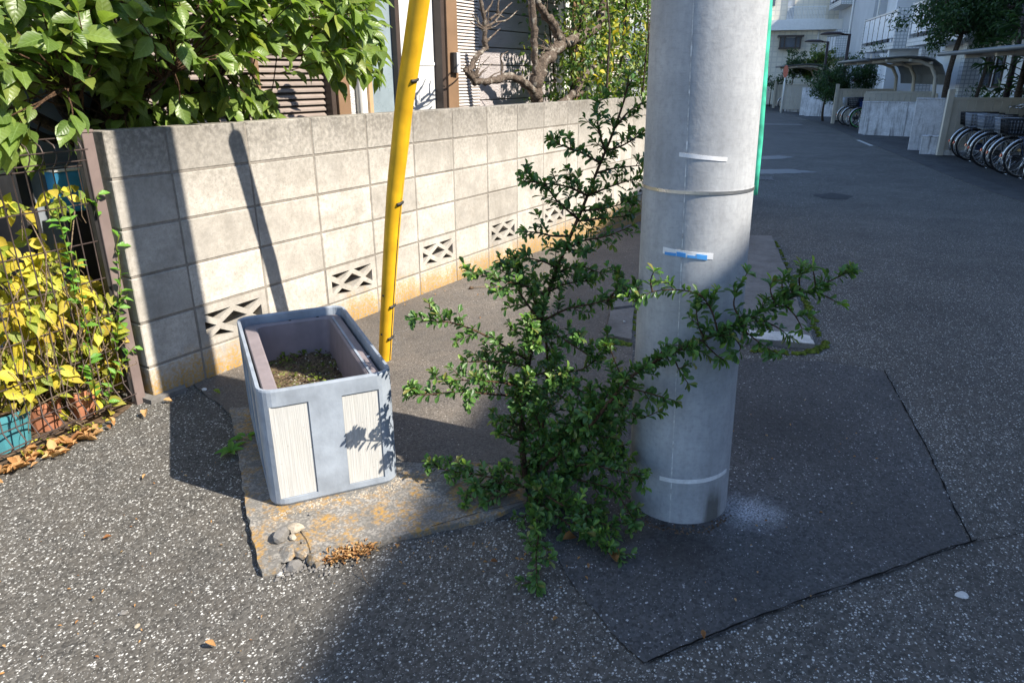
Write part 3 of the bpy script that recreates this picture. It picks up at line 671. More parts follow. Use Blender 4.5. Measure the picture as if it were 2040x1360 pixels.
# ================================================================== the concrete pole
PB = np.array([0.190, -2.216, 0.0]); PLEAN = np.array([-0.011, 0.0175, 1.0])
pole = thing('utility_pole', PB, 'thick round grey concrete utility pole with a steel band and white tape marks', 'utility pole')
def prad(z): return 0.1605 - z / 150.0 - max(0.0, z - 1.8) * 0.008
def pcen(z): return PB + PLEAN * z
zs = [-0.3, 0.0, 0.4, 0.8, 1.2, 1.6, 2.5, 4, 6, 9.5]; NP = 64
pv_ = [[tuple(pcen(z) + np.array((math.cos(6.28318 * k / NP), math.sin(6.28318 * k / NP), 0)) * prad(z)) for k in range(NP)] for z in zs]
mb = loft(pv_, True, True, True); mb.sm[-1] = mb.sm[-2] = False
mb.build('shaft', MAT['pole'], pole)
def on_pole(px, py, off=0.0):                               # where the sight line meets the shaft
    d = ray(px, py); lo = None
    for k in range(4000):
        p = CAM + d * (1.2 + k * 0.0005)
        if np.linalg.norm(p[:2] - pcen(p[2])[:2]) < prad(p[2]) + off: return p
    return None
def pole_strip(a0, a1, z0, z1, h, off, n=24, slant=0.0):     # a band wrapped on the shaft between two bearings
    mb = MB(); th = 0.0008; rows = []
    for i in range(n + 1):
        k = i / n; a = a0 + (a1 - a0) * k; z = z0 + (z1 - z0) * k
        row = []
        for dz, o_ in ((0, 0), (h, 0), (h, off), (0, off)):
            c = pcen(z + dz); rr = prad(z + dz) + o_ + 0.0002; row.append((c[0] + math.cos(a) * rr, c[1] + math.sin(a) * rr, z + dz))
        rows.append(row)
    vs = [p for r in rows for p in r]; fs = []
    for i in range(n):
        for k in range(4): fs.append((i * 4 + k, i * 4 + (k + 1) % 4, (i + 1) * 4 + (k + 1) % 4, (i + 1) * 4 + k))
    fs += [(0, 1, 2, 3), tuple(n * 4 + k for k in (3, 2, 1, 0))]
    return mb.add(vs, fs, False)
def bearing(p): c = pcen(p[2]); return math.atan2(p[1] - c[1], p[0] - c[0])
def strip_px(name, q0, q1, h, mat, off=0.0012, parent=pole):
    a, b = on_pole(*q0), on_pole(*q1); A, B = bearing(a), bearing(b)
    if B - A > math.pi: B -= 2 * math.pi
    if A - B > math.pi: B += 2 * math.pi
    return pole_strip(A, B, a[2], b[2], h, off).build(name, mat, parent)
strip_px('tape', (1353, 312), (1448, 322), 0.0105, MAT['tape'])
tp = strip_px('tape', (1321, 504), (1420, 517), 0.0175, MAT['tape'])
for q0, q1, h_ in (((1325, 507), (1347, 510), .0085), ((1348, 510), (1366, 513), .0125), ((1369, 513), (1386, 515), .0075), ((1387, 515), (1408, 518), .0135)): strip_px('sticker', q0, q1, h_, MAT['blue'], 0.002, tp)
strip_px('tape', (1314, 955), (1446, 940), 0.0135, MAT['tape'])
zb = on_pole(1390, 388)[2]
pole_strip(0, 2 * math.pi, zb, zb, 0.0085, 0.0022, 96).build('steel_band', MAT['steel'], pole)
sz = []
for y in range(-60, 1050, 30):                               # the casting seam down the shaft
    x = 1380 - (y / 1050.0) * 48 if y < 700 else 1348 - (y - 700) / 350 * 14
    p = on_pole(x, y)
    if p is not None: sz.append(p)
A0 = bearing(sz[0]); sb = MB()
A1 = bearing(sz[-1]); n = 60
for i in range(n):
    z0, z1 = 1.75 * i / n, 1.75 * (i + 1) / n; a = A1 + (A0 - A1) * (i / n); w = 0.0013 / 0.16 * (1 + 0.5 * math.sin(i * 2.3))
    q = []
    for z, aa in ((z0, a - w), (z0, a + w), (z1, a + w), (z1, a - w)):
        c = pcen(z); rr = prad(z) + 0.0011; q.append((c[0] + math.cos(aa) * rr, c[1] + math.sin(aa) * rr, z))
    sb.add(q, [(0, 1, 2, 3)])
sb.build('seam', MAT['seam'], pole)
# green sleeve on the road side; dark tube stands in for its shaded gap
e = np.array([0.3, -0.954, 0]); ends = []
pe = [(1531, -40), (1527, 40), (1521, 120), (1516, 200), (1511, 280), (1507, 340), (1503, 388)]
pl = [onplane(x, y, np.array((0.957, 0.289, 0)), np.array((0.957, 0.289, 0)) @ (PB + np.array((0.02, 0, 0)))) for x, y in pe]
top = [pl[0] + (pl[0] - pl[3]) / np.linalg.norm(pl[0] - pl[3]) * k for k in (2.2, 1.0)]
sl = MB()
allp = top + pl; rr = [0.012] * 2 + [0.0125, 0.013, 0.0135, 0.013, 0.012, 0.0095, 0.0085]
sl.tube(allp, rr, 10); sl.build('cable_sleeve', MAT['green'], pole)
MB().tube([p + (pcen(p[2]) - p) * np.array((1, 1, 0)) * 0.10 for p in allp], 0.007, 8).build('gap_shade', MAT['dark'], pole)  # dark tube drawn as the shaded gap between sleeve and pole

# ================================================================== the yellow guy-wire guard
guard = thing('guy_wire_guard', (0.62, -0.55, 0), 'bright yellow plastic guard pipe round a leaning guy wire', 'guy guard')
GP = [np.array(p) for p in ((0.622, -0.548, -0.02), (0.619, -0.556, 0.03), (0.597, -0.634, 0.426), (0.574, -0.720, 0.83), (0.557, -0.782, 1.053), (0.544, -0.833, 1.236), (0.522, -0.913, 1.461), (0.510, -0.960, 1.60), (0.488, -1.047, 1.86), (0.468, -1.130, 2.09))]
GR = [0.0315, 0.0315, 0.034, 0.0365, 0.0375, 0.038, 0.039, 0.0395, 0.040, 0.0405]
def smooth_path(pts, rad, m=4):
    out, ro = [], []
    for i in range(len(pts) - 1):
        p0, p1, p2, p3 = pts[max(i - 1, 0)], pts[i], pts[i + 1], pts[min(i + 2, len(pts) - 1)]
        for k in range(m):
            t = k / m; out.append(0.5 * ((2 * p1) + (p2 - p0) * t + (2 * p0 - 5 * p1 + 4 * p2 - p3) * t * t + (3 * p1 - p0 - 3 * p2 + p3) * t ** 3)); ro.append(rad[i] + (rad[i + 1] - rad[i]) * t)
    return out + [pts[-1]], ro + [rad[-1]]
gp, gr = smooth_path(GP, GR)
d = gp[-1] - gp[-2]; d /= np.linalg.norm(d)
gp += [gp[-1] + d * k for k in (0.012, 0.022, 0.030)]; gr += [0.036, 0.027, 0.010]
MB().tube(gp, gr, 24).build('pipe', MAT['yellow'], guard)
vr = CR * np.array((1, 1, 0)); vr = vr / np.linalg.norm(vr); tow = -np.array((0.85, 0.527, 0))
slit = MB()
sdir = vr * 0.87 + tow * 0.49
for i in range(2, len(gp) - 4):
    a, b = gp[i], gp[i + 1]; ra, rb = gr[i] + 0.0008, gr[i + 1] + 0.0008
    t2 = np.cross(sdir, (0, 0, 1)); w = 0.0036
    slit.add([a + sdir * ra - t2 * w, a + sdir * ra + t2 * w, b + sdir * rb + t2 * w, b + sdir * rb - t2 * w], [(0, 1, 2, 3)])
slit.build('slit', MAT['black_clip'], guard)
def gpt(z):
    for a, b, r in zip(gp, gp[1:], gr):
        if a[2] <= z <= b[2]: return a + (b - a) * ((z - a[2]) / (b[2] - a[2])), r
for z in (0.13, 0.30, 0.80, 1.31, 1.75):
    c, r = gpt(z); cl = MB(); q = []
    for k in range(9):
        an = math.atan2(sdir[1], sdir[0]) + R_(-34 + k * 8); q.append(c + np.array((math.cos(an), math.sin(an), -0.1 + 0.05 * k)) * np.array((r + .002, r + .002, .02)))
    cl.tube(q, 0.0075, 6); cl.build('clip', MAT['black_clip'], guard)
for z in (0.155, 0.36):
    c, r = gpt(z); dd = vr * -0.55 + tow * 0.83; MB().tube([c + dd * (r - 0.002), c + dd * (r + 0.0025)], 0.0055, 8).build('bolt', MAT['black_clip'], guard)
MB().tube([gp[-1], pcen(8.3) + np.array((0.1, 0.1, 0))], 0.0055, 6).build('wire', MAT['wire'], guard)

# ================================================================== leaves
def leaf_template(stations, fold=0.12, droop=0.25, cup=0.0):
    """stations: (along, half width); returns verts, faces, uv"""
    v, uv, f = [], [], []
    def zc(y): return -droop * y * y
    rows = []
    for y, w in stations:
        if w < 1e-4: rows.append([len(v)]); v.append((0, y, zc(y))); uv.append((0, y))
        else:
            rows.append([len(v), len(v) + 1, len(v) + 2])
            for sx in (-1, 0, 1): v.append((sx * w, y, zc(y) + (fold * w * 2 if sx else 0.0))); uv.append((sx, y))
    for a, b in zip(rows, rows[1:]):
        if len(a) == 1: f += [(a[0], b[1], b[0]), (a[0], b[2], b[1])]
        elif len(b) == 1: f += [(a[0], a[1], b[0]), (a[1], a[2], b[0])]
        else: f += [(a[0], a[1], b[1], b[0]), (a[1], a[2], b[2], b[1])]
    return np.array(v, float), f, np.array(uv, float)
T_OVATE = leaf_template([(0, 0), (.07, .13), (.25, .40), (.45, .50), (.66, .40), (.84, .17), (1, 0)], 0.12, 0.22)
T_LANCE = leaf_template([(0, 0), (.15, .25), (.45, .5), (.75, .3), (1, 0)], 0.16, 0.25)
T_OBOV = leaf_template([(0, 0), (.3, .26), (.68, .5), (.92, .30), (1, 0)], 0.14, 0.10)
T_SIMPLE = leaf_template([(0, 0), (.45, .5), (1, 0)], 0.15, 0.2)
T_DRY = leaf_template([(0, 0), (.12, .2), (.4, .5), (.7, .38), (1, 0)], 0.35, -0.25)
def unit(a): return a / np.maximum(np.linalg.norm(a, axis=-1, keepdims=True), 1e-9)
def leaf_mats(P, D, Nn, L, Wd):
    D = unit(D); X = unit(np.cross(D, Nn)); Z = np.cross(X, D)
    return np.stack([X * Wd[:, None], D * L[:, None], Z * L[:, None]], axis=-1), P     # 3x3 columns
def merged_leaves(name, A, P, tmpl, mat, rnd, parent, kind='stuff'):
    v, f, uv = tmpl; n, k = len(P), len(v)
    if n == 0: return None
    V = np.einsum('nij,kj->nki', A, v) + P[:, None, :]
    me = bpy.data.meshes.new(name); fl = np.array([len(q) for q in f]); idx = np.concatenate([np.array(q) for q in f])
    me.vertices.add(n * k); me.vertices.foreach_set('co', V.reshape(-1))
    loops = (idx[None, :] + (np.arange(n) * k)[:, None]).reshape(-1)
    me.loops.add(len(loops)); me.loops.foreach_set('vertex_index', loops)
    tot = np.tile(fl, n); me.polygons.add(len(tot)); st = np.concatenate([[0], np.cumsum(tot)[:-1]])
    me.polygons.foreach_set('loop_start', st); me.polygons.foreach_set('loop_total', tot)
    me.polygons.foreach_set('use_smooth', np.ones(len(tot), bool))
    a = me.attributes.new('leafuv', 'FLOAT_VECTOR', 'POINT')
    d = np.zeros((n, k, 3)); d[:, :, :2] = uv[None]; d[:, :, 2] = rnd[:, None]; a.data.foreach_set('vector', d.reshape(-1))
    me.update(); me.validate()
    o = obj(name, me, mat, parent)
    if kind: tag(o, kind=kind)
    return o
_lv = {}
def leaf_variant(key, tmpl, mat, i):
    k = (key, i)
    if k not in _lv:
        v, f, uv = tmpl; me = bpy.data.meshes.new('leaf'); me.from_pydata([tuple(p) for p in v], [], f)
        me.polygons.foreach_set('use_smooth', [True] * len(f)); a = me.attributes.new('leafuv', 'FLOAT_VECTOR', 'POINT')
        a.data.foreach_set('vector', np.c_[uv, np.full(len(v), (i + 0.5) / 8)].reshape(-1)); me.materials.append(mat); me.update(); _lv[k] = me
    return _lv[k]
def foliage(plant, key, leaves, tmpl, mat, top=300, front=1.0):
    """leaves: rows (P, D, N, L, W). The largest in view become parts, the rest one mass."""
    P = np.array([l[0] for l in leaves]); D = np.array([l[1] for l in leaves]); Nn = np.array([l[2] for l in leaves])
    L = np.array([l[3] for l in leaves]); Wd = np.array([l[4] for l in leaves]); n = len(P)
    A, P = leaf_mats(P, D, Nn, L, Wd); rnd = nrng.random(n)
    q = P + unit(D) * L[:, None] * 0.5 - CAM; dep = q @ CF; x = 1020 + FPX * (q @ CR) / dep; y = 680 + FPX * (q @ CD) / dep
    vis = (x > 0) & (x < 2040) & (y > 0) & (y < 1360) & (dep > 0)
    score = np.where(vis, L / dep ** front, -1); order = np.argsort(-score); single = [i for i in order[:top] if score[i] > 0]
    for i in single:
        o = bpy.data.objects.new('leaf', leaf_variant(key, tmpl, mat, int(rnd[i] * 8)))
        M = Matrix.Identity(4)
        for r in range(3):
            for c in range(3): M[r][c] = A[i, r, c]
            M[r][3] = P[i, r]
        o.matrix_basis = M; link(o, plant)
    rest = np.ones(n, bool); rest[single] = False
    return merged_leaves('foliage', A[rest], P[rest], tmpl, mat, rnd[rest], plant)
def rv(r): 
    v = np.array([r.gauss(0, 1), r.gauss(0, 1), r.gauss(0, 1)]); return v / np.linalg.norm(v)
SUNV = np.array(SUN)
def curve(a, b, r, wob, n=6):
    a = np.array(a, float); b = np.array(b, float); L = np.linalg.norm(b - a); off = [rv(r) * L * wob for _ in range(2)]
    return [a + (b - a) * t + off[0] * math.sin(math.pi * t) + off[1] * math.sin(2 * math.pi * t) * 0.5 for t in [k / n for k in range(n + 1)]]
def twig_leaves(path, r, step_, ll, lw, spread, sunb, droop, out, tipbias=0.0):
    """alternate leaves along a twig"""
    pts = [np.array(p) for p in path]; acc = 0.0; side = 1
    for a, b in zip(pts, pts[1:]):
        d = b - a; L = np.linalg.norm(d); d = d / max(L, 1e-6); t = 0.0
        while t < L:
            side = -side; n0 = rv(r); perp = unit(np.cross(d, n0)) * side
            D = d * r.uniform(0.2, 0.9) + perp * spread + np.array((0, 0, -droop * r.uniform(0.3, 1.4)))
            Nn = SUNV * sunb + np.array((0, 0, 0.5)) + rv(r) * 0.75
            s = r.uniform(0.62, 1.15); out.append((a + d * t, D, Nn, ll * s, lw * s * r.uniform(0.85, 1.1))); t += step_ * r.uniform(0.6, 1.4)
    return out

# ================================================================== the house behind the wall
HY = 1.0
house = thing('house', (2, 4, 0), 'grey house with brown louvre shutters and bronze sliding windows behind the block wall', 'house')
def hxr(px, row=150): return onY(px, row, HY)[0]
MB().box((-3.2, HY + 0.12, -0.1), (7.0, 8.0, 5.4)).build('wall', MAT['siding_pale'], house)
rf = MB(); rf.add([(-3.8, 0.55, 5.3), (7.6, 0.55, 5.3), (7.6, 8.6, 5.3), (-3.8, 8.6, 5.3), (0.4, 4.5, 7.4), (3.4, 4.5, 7.4)], [(0, 1, 5, 4), (1, 2, 5), (2, 3, 4, 5), (3, 0, 4), (3, 2, 1, 0)])
rf.build('roof', MAT['roof_sheet'], house)
def hbox(name, p0, p1, z0, z1, y0, y1, mat, parent=None, row=150):
    return MB().box((hxr(p0, row), y0, z0), (hxr(p1, row), y1, z1), bev=0.003).build(name, mat, parent or house)
def louvre(name, p0, p1, z0, z1, pitch, depth, tilt, mat, back, fr=True):
    x0, x1 = hxr(p0), hxr(p1)
    lv = MB().box((x0, HY + 0.085, z0), (x1, HY + 0.10, z1)).build(name, back, house)
    me = None; n = int((z1 - z0) / pitch)
    prof = [(0, 0), (0.0, pitch * 0.30), (depth * 0.8, pitch * 0.86), (depth, pitch * 0.86), (depth, pitch * 0.74), (depth * 0.1, pitch * 0.02)]
    mb = MB(); k = len(prof)
    mb.add([(x0 + 0.002, y, z) for y, z in prof] + [(x1 - 0.002, y, z) for y, z in prof], [tuple(range(k - 1, -1, -1)), tuple(range(k, 2 * k))] + [(i, (i + 1) % k, k + (i + 1) % k, k + i) for i in range(k)])
    me = mb.mesh('slat'); me.materials.append(mat)
    for i in range(n):
        o = bpy.data.objects.new('slat', me); o.matrix_basis = Matrix.Translation((0, HY + 0.083 - depth, z0 + i * pitch)); link(o, lv)
    return lv
louvre('louvre_shutter', 250, 655, 0.9, 2.6, 0.0415, 0.035, 0, MAT['slat_dark'], MAT['bronze_dark'])
hbox('mullion', 512, 522, 0.9, 2.6, HY + 0.02, HY + 0.06, MAT['bronze'])
hbox('shutter_frame', 655, 664, 0.7, 2.7, HY - 0.01, HY + 0.11, MAT['bronze_dark'])
hbox('frame', 665, 689, 0.7, 2.7, HY - 0.03, HY + 0.10, MAT['bronze'])
hbox('corner_stone', 690, 704, 0.2, 3.0, HY + 0.0, HY + 0.115, MAT['siding_pale'])
pipex = hxr(709); MB().tube([(pipex, HY - 0.02, 0.2), (pipex, HY - 0.02, 5.2)], 0.022, 12).build('downpipe', MAT['white'], house)
hbox('white_pilaster', 713, 733, 0.2, 3.2, HY + 0.02, HY + 0.112, MAT['white'])
hbox('window_frame', 733.5, 741, 0.3, 2.7, HY + 0.0, HY + 0.11, MAT['tan'])
hbox('window_frame', 741.5, 746, 0.3, 2.7, HY + 0.03, HY + 0.11, MAT['bronze_dark'])
hbox('pane', 746, 800, 0.3, 2.7, HY + 0.075, HY + 0.085, MAT['pane_frost'])
hbox('meeting_stile', 798, 806, 0.3, 2.7, HY + 0.02, HY + 0.07, MAT['bronze_dark'])
pn = hbox('pane', 800.5, 884, 0.3, 2.7, HY + 0.092, HY + 0.10, MAT['pane_pale'])
MB().box((hxr(806), HY + 0.086, 1.415), (hxr(884), HY + 0.0915, 1.44)).build('curtain_tape', MAT['white'], house)
hbox('window_frame', 884, 891, 0.3, 2.7, HY + 0.01, HY + 0.11, MAT['bronze_dark'])
hbox('window_frame', 891.5, 912, 0.3, 2.7, HY - 0.01, HY + 0.11, MAT['bronze'])
hd = onY(900, 125, HY); hh = hbox('handle', 896, 901, onY(900, 146, HY)[2], onY(900, 105, HY)[2], HY - 0.05, HY - 0.012, MAT['dark'])
hbox('handle_rim', 901.3, 908, onY(900, 146, HY)[2], onY(900, 105, HY)[2], HY - 0.055, HY - 0.011, MAT['alu'])
louvre('louvre_shutter', 912.5, 967, 0.9, 2.7, 0.0262, 0.022, 0, MAT['slat_pale'], MAT['bronze_dark'])
zb0 = 0.05
x0, x1 = hxr(968), hxr(1121); pitch = 0.152; bm_ = MB().box((x0, HY + 0.07, 0.002), (x1, HY + 0.115, pitch - 0.007), bev=0.003).mesh('siding_board'); bm_.materials.append(MAT['siding'])
for k in range(20):
    o = bpy.data.objects.new('siding_board', bm_); o.matrix_basis = Matrix.Translation((0, 0, 0.06 + k * pitch)); link(o, house)
MB().box((x0, HY + 0.085, 0.05), (x1, HY + 0.113, 3.2)).build('siding_backing', MAT['bronze_dark'], house)
hbox('white_pilaster', 1121.5, 1133, 0.2, 3.2, HY - 0.02, HY + 0.112, MAT['white'])
hbox('frame', 1133.5, 1156, 0.2, 3.2, HY - 0.04, HY + 0.112, MAT['bronze'])
louvre('louvre_shutter', 1156.5, 1176, 0.9, 2.7, 0.0262, 0.022, 0, MAT['slat_pale'], MAT['bronze_dark'])
hbox('silver_frame', 1177, 1192, 0.2, 3.2, HY + 0.0, HY + 0.112, MAT['alu'])
hbox('dark_jamb', 1192.3, 1197, 0.2, 3.2, HY + 0.02, HY + 0.112, MAT['bronze_dark'])
pipex = hxr(1201); MB().tube([(pipex, HY - 0.02, 0.2), (pipex, HY - 0.02, 5.2)], 0.026, 12).build('downpipe', MAT['white'], house)
hbox('frame', 1205.5, 1217, 0.2, 3.2, HY + 0.0, HY + 0.112, MAT['tan'])
louvre('louvre_shutter', 1217.5, 1262, 0.9, 2.7, 0.0262, 0.022, 0, MAT['slat_pale'], MAT['bronze_dark'])
# invented balcony, out of view, added to shade the siding bay
shade_balcony = MB().box((hxr(975), -0.12, 2.62), (hxr(1118), HY + 0.10, 2.74)).build('balcony', MAT['bronze'], house)
for k in range(12): MB().box((hxr(975) + k * 0.10, -0.12, 2.742), (hxr(975) + k * 0.10 + 0.05, -0.09, 3.6)).build('baluster', MAT['bronze'], shade_balcony)  # balusters of the added shading balcony
# pale siding boards behind the wire fence
xb = hxr(60, 350); bw = MB().box((-2.8, HY + 0.08, 0.003), (xb, HY + 0.118, 0.192), bev=0.003).mesh('siding_board'); bw.materials.append(MAT['siding_pale'])
for k in range(8):
    o = bpy.data.objects.new('siding_board', bw); o.matrix_basis = Matrix.Translation((0, 0, 0.05 + k * 0.195)); link(o, house)

# grey cabinet with a dark surround behind the fence
cb = thing('storage_cabinet', (-0.55, 0.55, 0), 'grey metal cabinet with a black side post behind the wire fence', 'cabinet')
q0, q1 = onY(48, 300, 0.5), onY(215, 480, 0.5)
MB().box((q0[0], 0.52, 0.36), (q1[0] + 0.1, 0.9, 1.35), bev=0.004).build('body', MAT['cabinet'], cb)
MB().box((q0[0] - 0.055, 0.50, 0.0), (q0[0] - 0.002, 0.92, 1.5)).build('post', MAT['dark'], cb)
MB().box((q0[0] - 0.01, 0.495, 0.30), (q1[0] + 0.12, 0.9, 0.355), bev=0.004).build('plinth', MAT['alu'], cb)
b1 = thing('blue_box', (-0.2, 0.42, 0.4), 'small blue plastic box standing in front of the grey cabinet', 'box')
q = onY(135, 375, 0.42); MB().box((q[0] - 0.05, 0.40, q[2] - 0.10), (q[0] + 0.10, 0.49, q[2] + 0.07), bev=0.006).build('body', MAT['bluebox'], b1)
MB().box((q[0] - 0.056, 0.395, q[2] + 0.072), (q[0] + 0.106, 0.495, q[2] + 0.085), bev=0.003).build('lid', MAT['white'], b1)
MB().box((q[0] - 0.03, 0.42, 0.0), (q[0] + 0.08, 0.48, q[2] - 0.101)).build('stand', MAT['dark'], b1)

# ================================================================== the wire fence
fence = thing('wire_fence', (-0.9, -0.1, 0), 'brown welded wire mesh fence with rolled edges and a square post', 'wire fence')
FD = np.array([-0.991, -0.134, 0.0]); FO = np.array([0.134, -0.991, 0.0]); F0 = np.array([-0.328, 0.030, 0.0])
def fp(a, o, z): return F0 + FD * a + FO * o + np.array((0, 0, z))
prof = [(0.0, 0.035), (0.018, 0.043), (0.036, 0.062), (0.036, 0.072), (0.0, 0.115), (0.0, 0.6), (0.0, 1.015), (0.018, 1.026), (0.040, 1.055), (0.044, 1.075), (0.034, 1.098), (0.0, 1.115)]
wv = MB().tube([(o * FO[0], o * FO[1], z) for o, z in prof], 0.0027, 6).mesh('vertical_wire'); wv.materials.append(MAT['fence'])
for k in range(44):
    o = bpy.data.objects.new('vertical_wire', wv); p = fp(0.04 + k * 0.05, 0, 0); o.matrix_basis = Matrix.Translation(Vector(p)); link(o, fence)
for off, z in ((-0.004, 0.033), (0.040, 0.066), (-0.004, 0.118), (-0.004, 0.27), (-0.004, 0.42), (-0.004, 0.57), (-0.004, 0.72), (-0.004, 0.87), (-0.004, 1.012), (0.030, 1.034), (0.048, 1.075), (-0.004, 1.118)):
    MB().tube([fp(0.02, off, z), fp(2.3, off, z)], 0.0029, 6).build('horizontal_wire', MAT['fence'], fence)
pm = lambda p: fp(p[0], p[1], p[2])
fpost = MB().box((-0.040, -0.028, -0.02), (0.006, 0.014, 1.130), pm, bev=0.002).build('post', MAT['fence_post'], fence)
MB().box((-0.043, -0.031, 1.131), (0.009, 0.017, 1.142), pm, bev=0.002).build('cap', MAT['fence_post'], fpost)
MB().box((0.008, -0.020, 0.02), (0.020, 0.004, 1.10), pm).build('clamp_bar', MAT['dark'], fence)

# pots behind the fence
def pot(name, c, r0, r1, h, mat, label, grp=None, n=20, sq=False):
    t = thing(name, c, label, 'flower pot', grp); nn = n
    def rg(r, z):
        if sq: return [(c[0] + x, c[1] + y, c[2] + z) for x, y in rrect(2 * r, 2 * r, r * 0.15, 3)]
        return [(c[0] + math.cos(6.28318 * k / nn) * r, c[1] + math.sin(6.28318 * k / nn) * r, c[2] + z) for k in range(nn)]
    loft([rg(r0, 0), rg(r1, h * .86), rg(r1 * 1.06, h * .86), rg(r1 * 1.06, h), rg(r1 * .95, h), rg(r0 * .92, h * .5)], smooth=False).build('body', mat, t)
    loft([rg(r1 * .94, h * .84), rg(r1 * .5, h * .9)], False, True, False).build('soil', MAT['earth'], t); return t
pot('plant_pot', fp(0.47, -0.15, 0.0), 0.090, 0.112, 0.155, MAT['teal'], 'round teal plastic pot behind the wire fence')
pot('plant_pot', fp(0.165, -0.10, 0.0), 0.040, 0.050, 0.125, MAT['terra'], 'square terracotta pot nearest the fence post', sq=True)
pot('plant_pot', fp(0.30, -0.15, 0.0), 0.055, 0.070, 0.125, MAT['terra'], 'wide round terracotta pot between the teal pot and the square pot')
tag(sheet('planting_strip', [tuple(fp(-0.02, -0.02, 0)[:2]), tuple(fp(0.12, 0.035, 0)[:2]), tuple(fp(0.5, 0.06, 0)[:2]), tuple(fp(2.4, 0.08, 0)[:2]), tuple(fp(2.4, -1.2, 0)[:2]), tuple(fp(-0.02, -1.2, 0)[:2])], 0.004, MAT['earth'], wob=0.008), kind='structure')

# ---------------------------------------------------------------- yellow-leaved shrub in the pots
ys = thing('yellow_shrub', fp(0.5, -0.2, 0.0), 'bushy shrub of yellow turning leaves pushing through the wire fence', 'shrub')
r1 = random.Random(21); lv = []; st_ = MB()
bases = [fp(0.47, -0.15, 0.12), fp(0.30, -0.15, 0.10), fp(0.165, -0.10, 0.10), fp(0.75, -0.25, 0.05), fp(1.3, -0.25, 0.1)]
def fpx(px, py, o): # pixel -> point on a plane parallel to the fence, o towards the camera
    n = FO; return onplane(px, py, n, n @ (F0 + FO * o))
regs = [((0, 690, 265, 815), 50), ((0, 560, 262, 780), 150), ((0, 640, 140, 810), 50), ((0, 430, 120, 560), 8), ((0, 370, 60, 470), 3), ((110, 560, 240, 640), 26), ((60, 375, 190, 430), 4), ((-200, 450, 0, 850), 60), ((200, 700, 290, 780), 9), ((60, 500, 160, 560), 10)]
for (x0, y0, x1, y1), n in regs:
    for _ in range(n):
        px, py = r1.uniform(x0, x1), r1.uniform(y0, y1); o = -abs(r1.gauss(0, 0.15)) - 0.045 if r1.random() < .86 else 0.02
        p = fpx(px, py, o); base = min(bases, key=lambda b: np.linalg.norm((b - p)[:2]) + r1.uniform(0, 0.2))
        mid = p - np.array((r1.uniform(-.05, .05), r1.uniform(-.03, .06), r1.uniform(.05, .12)))
        tw = curve(mid, p, r1, 0.12, 3)
        if r1.random() < 0.45: st_.tube(curve(base, mid, r1, 0.10, 5), [0.004, 0.0036, 0.0032, 0.0028, 0.0024, 0.002], 5)
        st_.tube(tw, 0.0014, 4)
        for _k in range(r1.randint(3, 5)):
            a = p + rv(r1) * 0.03 - FO * 0.045; D = rv(r1) * 0.8 + FO * 0.35 + np.array((0, 0, -0.55)); Nn = SUNV * 0.7 + FO * 0.2 + rv(r1) * 0.6
            s = r1.uniform(0.6, 1.2); lv.append((a, D, Nn, 0.068 * s, 0.040 * s))
foliage(ys, 'yellow', lv, T_OVATE, MAT['leaf_yellow'], 300)
tag(st_.build('stems', MAT['twig_pale'], ys), kind='stuff')
gs = thing('green_shoots', fp(0.05, 0.0, 0.0), 'fresh green leafy shoots climbing past the brown fence post', 'plant')
lv = []; st_ = MB()
for pth in ([(232, 700), (238, 600), (240, 540), (232, 490), (238, 468)], [(215, 800), (232, 740), (255, 705), (268, 690)], [(150, 600), (140, 520), (118, 440), (112, 412)], [(190, 790), (170, 650), (160, 560), (150, 500)], [(140, 460), (142, 440), (138, 415)], [(225, 640), (238, 610), (242, 575)], [(195, 430), (192, 410), (196, 385)]):
    pt = [fpx(x, y, 0.03) for x, y in pth]; st_.tube(pt, 0.002, 5); twig_leaves(pt, r1, 0.026, 0.052, 0.025, 0.9, 0.9, 0.1, lv)
foliage(gs, 'shoot', lv, T_LANCE, MAT['leaf_shoot'], 120); tag(st_.build('stems', MAT['leaf_shoot'] if False else MAT['moss'], gs), kind='stuff')

# ---------------------------------------------------------------- broad-leaved tree hanging over the wall
bt = thing('broadleaf_tree', (-0.15, 0.5, 0), 'broad-leaved green tree overhanging the wall corner and fence', 'tree')
r2 = random.Random(33); lv = []; tb = MB(); tw = MB()
fork = np.array((-0.05, 0.50, 1.05))
tb.tube(curve((-0.15, 0.52, -0.05), fork, r2, 0.04, 6), [0.05, 0.047, 0.045, 0.043, 0.042, 0.042, 0.040], 10, jit=0.1)
limbs = []
for e_, r0 in (((-1.1, 0.25, 1.75), 0.028), ((-0.5, 0.15, 1.95), 0.026), ((0.2, 0.35, 2.1), 0.028), ((0.95, 0.42, 1.85), 0.026), ((0.55, 0.35, 1.42), 0.026), ((-0.75, 0.2, 1.35), 0.022), ((1.35, 0.5, 1.75), 0.016), ((0.15, 0.1, 1.35), 0.02), ((-0.35, 0.0, 1.3), 0.018), ((0.55, 0.45, 2.5), 0.025), ((-0.5, 0.4, 2.6), 0.025)):
    c = curve(fork, e_, r2, 0.08, 8); limbs.append(c); tb.tube(c, [r0 * (1 - 0.09 * k) for k in range(9)], 8, jit=0.12, rnd=r2)
lp = np.array([p for c in limbs for p in c[2:]])
